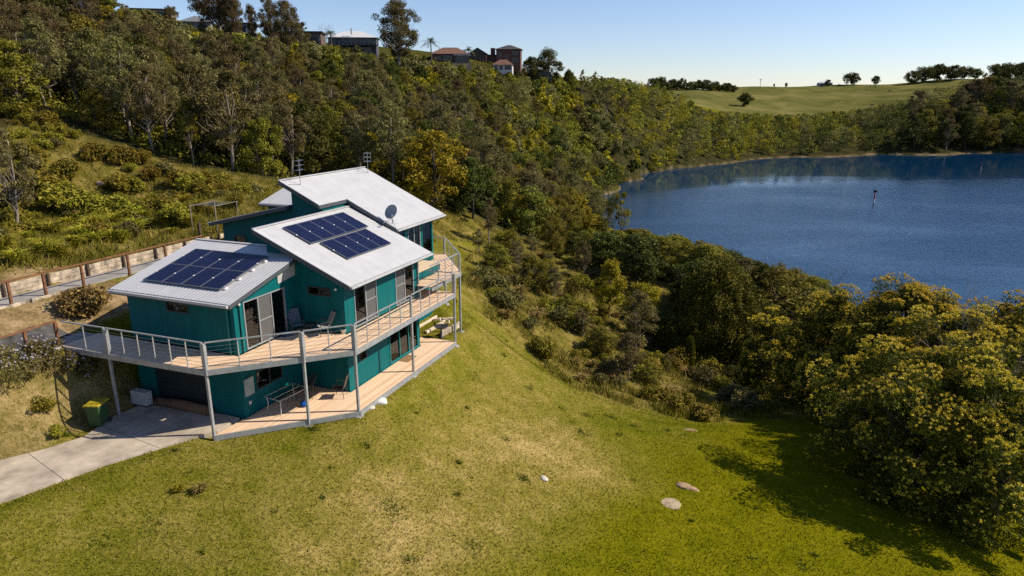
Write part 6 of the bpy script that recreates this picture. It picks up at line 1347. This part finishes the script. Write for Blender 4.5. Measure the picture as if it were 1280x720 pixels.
h3 = far_house('hilltop_house', -6.6, 268, 44.2, -.08, 'large two-storey brick hilltop house with gables and a chimney', [(-9.5, -3, 0, 8, 0, 4.3, BRICK2, 'gable', 2.3, DTILE, [(-8.6, -7.6, 1.8, 4.2), (-6.9, -5.9, 1.8, 4.4), (-5.2, -4.2, 1.8, 4.0)]), (0.5, 9.6, 2, 10, 0, 6.1, BRICK, 'hip', 1.7, DTILE, [(1.2, 2.4, 3.2, 5.2), (4.0, 4.8, 2.2, 4.2), (6.6, 8.8, 4.0, 5.4), (6.5, 8.8, 1.4, 3.0)]), (-2.98, .48, 3, 8, 0, 4.0, BRICK2, 'flat', .2, DTILE, []), (0.2, 7.2, -6, -1.2, -2.0, .2, WHW, 'hip', 1.9, TILE, [(0.6, 1.8, -1.4, 0), (2.4, 3.8, -1.6, 0), (4.4, 6.8, -1.6, 0)])])
MB().box(-1.8, -.2, 4, 5.5, 3.5, 6.7).build('chimney', BRICK, h3)
far_house('hilltop_house', -55.5, 190, 45.5, .1, 'long dark flat-roofed hilltop house left of the white-roofed one', [(-6, 5.2, 0, 8, 0, 3.6, plain('brown_wall', (0.10, 0.065, 0.05), .8, 0, .1, 1.0), 'flat', .2, DTILE, [(-5, -1.5, 1.0, 2.6), (-.8, 2.0, 1.0, 2.6), (2.6, 4.8, .6, 2.8)])])
far_house('hilltop_house', -74.6, 172, 47.6, .25, 'small grey gabled hilltop house half hidden by trees', [(-3.2, 3.2, 0, 7, 0, 2.2, GRW, 'gable', 1.3, WROOF, [(-2.2, -.6, .4, 1.8), (.4, 2.2, .4, 1.8)])])
far_house('hilltop_house', -69.0, 178, 47.4, .1, 'pale hilltop house glimpsed behind the spreading gum', [(-2.6, 4.6, 0, 7, 0, 2.6, plain('blue_grey_wall', (0.24, 0.27, 0.32), .7, 0, .08, 1.0), 'flat', .2, DTILE, [(-1.8, .4, .6, 2.1), (1.2, 3.8, .6, 2.1)])])
far_house('hilltop_house', -80.0, 158, 49.2, .2, 'brown-roofed hilltop house at the top edge of the picture', [(-3.5, 5.5, 0, 6, 0, 1.6, plain('cream_wall', (0.42, 0.34, 0.24), .8, 0, .1, 1.0), 'flat', .2, DTILE, [(-2.5, 0, .3, 1.3), (1, 4.5, .3, 1.3)])])
far_house('farm_house', 331, 752, 46.6, -.2, 'tiny pale-roofed farm house among dark trees on the meadow skyline', [(-7, 7, 0, 8, 0, 2.6, GRW, 'hip', 2.2, WROOF, [(-5, -1, .6, 2), (1, 5, .6, 2)])])
def slab_wall(name, x, y, z, rz, w_, h_, mat_, label, cat):
    rt = empty(name, (x, y, z), rz); tag(rt, label, cat); MB().box(-w_/2, w_/2, 0, .3, -2, h_).build('panel', mat_, rt); MB().box(-w_/2-.1, w_/2+.1, -.06, .36, h_+.003, h_+.15).build('capping', mat_, rt)
slab_wall('block_wall', -29.1, 213, 40.6, .0, 9.2, 2.4, TANW, 'tan block retaining wall under the tall skyline gum', 'wall'); slab_wall('boundary_fence', 10.2, 284, 40.6, -.1, 11, 2.0, DGW, 'dark boundary fence below the rounded dark trees', 'fence'); slab_wall('boundary_wall', -16.5, 236, 43.0, .05, 6, 0.7, TANW, 'low tan wall at the foot of the low brick house', 'wall')
def palm(x, y, hgt, label, seed, r=3.0):
    rs_ = np.random.RandomState(seed); rt = empty('palm_tree', (x, y, Hs(x, y)-.2)); tag(rt, label, 'palm')
    MB().tube([(0, 0, 0), (.1, 0, hgt*.5), (0, .1, hgt)], [.30, .22, .17], 8).build('trunk', BK['brown'], rt, smooth=True); V = []
    for k in range(26):
        a = k*2.399+rs_.rand(); el = rs_.uniform(-.2, 1.25); p0 = np.array([0, 0, hgt]); L_ = r*(.8+.4*rs_.rand()); pts_ = []
        for j in range(8):
            t = j/7; e_ = el-1.5*t*t; pts_.append(p0+np.array([math.cos(a)*math.cos(el)*L_*t, math.sin(a)*math.cos(el)*L_*t, L_*(math.sin(el)*t-.55*t*t)]))
        for j in range(7):
            d_ = pts_[j+1]-pts_[j]; sd_ = np.cross(d_, [0, 0, 1.0]); sd_ /= np.linalg.norm(sd_)+1e-6
            for sg in (-1, 1):
                w_ = .75*math.sin(math.pi*(.12+.8*j/7)); tip = pts_[j]+sd_*sg*w_+d_*.7+np.array([0, 0, -.25*w_]); V += [pts_[j], pts_[j]+d_*.55, tip+d_*.1, tip]
    link('crown', quads_mesh('palm_fronds', np.array(V), LM['dark']), rt)
palm(-25.3, 225, 9.6, 'tallest hilltop palm standing left of the low brick house', 1, 3.2); palm(-15.2, 250, 5.4, 'shorter hilltop palm between the two brick houses', 2, 3.0); palm(-51.3, 205, 4.6, 'small hilltop palm left of the white-roofed house', 3, 1.9)
rt = empty('power_pole', (258, 740, Hs(258, 740))); tag(rt, 'tiny power pole on the meadow skyline', 'power pole'); MB().tube([(0, 0, -1), (0, 0, 9)], [.25, .18], 6).build('pole', DKT, rt); MB().box(-1.5, 1.5, -.1, .1, 8, 8.25).box(-1.1, 1.1, -.1, .1, 7.2, 7.4).build('crossarm', DKT, rt)
# ------------------------------------------------------------------ cattle on the meadow
def cow(x, y, rz, label, col, graze=True):
    b = bmesh.new(); sk = []
    me = bpy.data.meshes.new('cow'); P_ = [(-.9, 0, 1.15), (-.3, 0, 1.10), (.4, 0, 1.12), (.85, 0, 1.2), (1.25, 0, .95 if graze else 1.5), (1.5, 0, .45 if graze else 1.55), (-.85, .25, .6), (-.8, .25, 0), (-.85, -.25, .6), (-.8, -.25, 0), (.75, .24, .6), (.75, .24, 0), (.75, -.24, .6), (.75, -.24, 0), (-1.1, 0, .7)]
    E_ = [(0, 1), (1, 2), (2, 3), (3, 4), (4, 5), (0, 6), (6, 7), (0, 8), (8, 9), (3, 10), (10, 11), (3, 12), (12, 13), (0, 14)]; rad = [.40, .46, .46, .40, .22, .17, .14, .08, .14, .08, .13, .08, .13, .08, .05]
    me.from_pydata(P_, E_, []); o = link('cow', me); md = o.modifiers.new('skin', 'SKIN'); sv = me.skin_vertices[0].data
    for i, r_ in enumerate(rad): sv[i].radius = (r_*.8, r_); sv[i].use_root = i == 1
    o.modifiers.new('sub', 'SUBSURF').levels = 1; me.materials.append(plain('cow_hide_%d' % int(col[0]*100), col, .8)); o.location = (x, y, Hs(x, y)); o.rotation_euler = (0, 0, rz); o.scale = (1.15,)*3; tag(o, label, 'cow')
BKC = (.025, .02, .018); BRC = (.12, .045, .02)
cow(357.7, 672.8, .3, 'dark cow alone in the middle of the meadow', BKC); cow(294.7, 578, 2.8, 'reddish cow low on the meadow just above the trees', BRC); cow(323.3, 744.9, .2, 'dark cow near the far farm house', BKC); cow(340, 739, 3.0, 'dark cow below the large round skyline tree', BKC, False); cow(363.5, 712, 1.0, 'dark cow below the smaller round skyline tree', BKC)
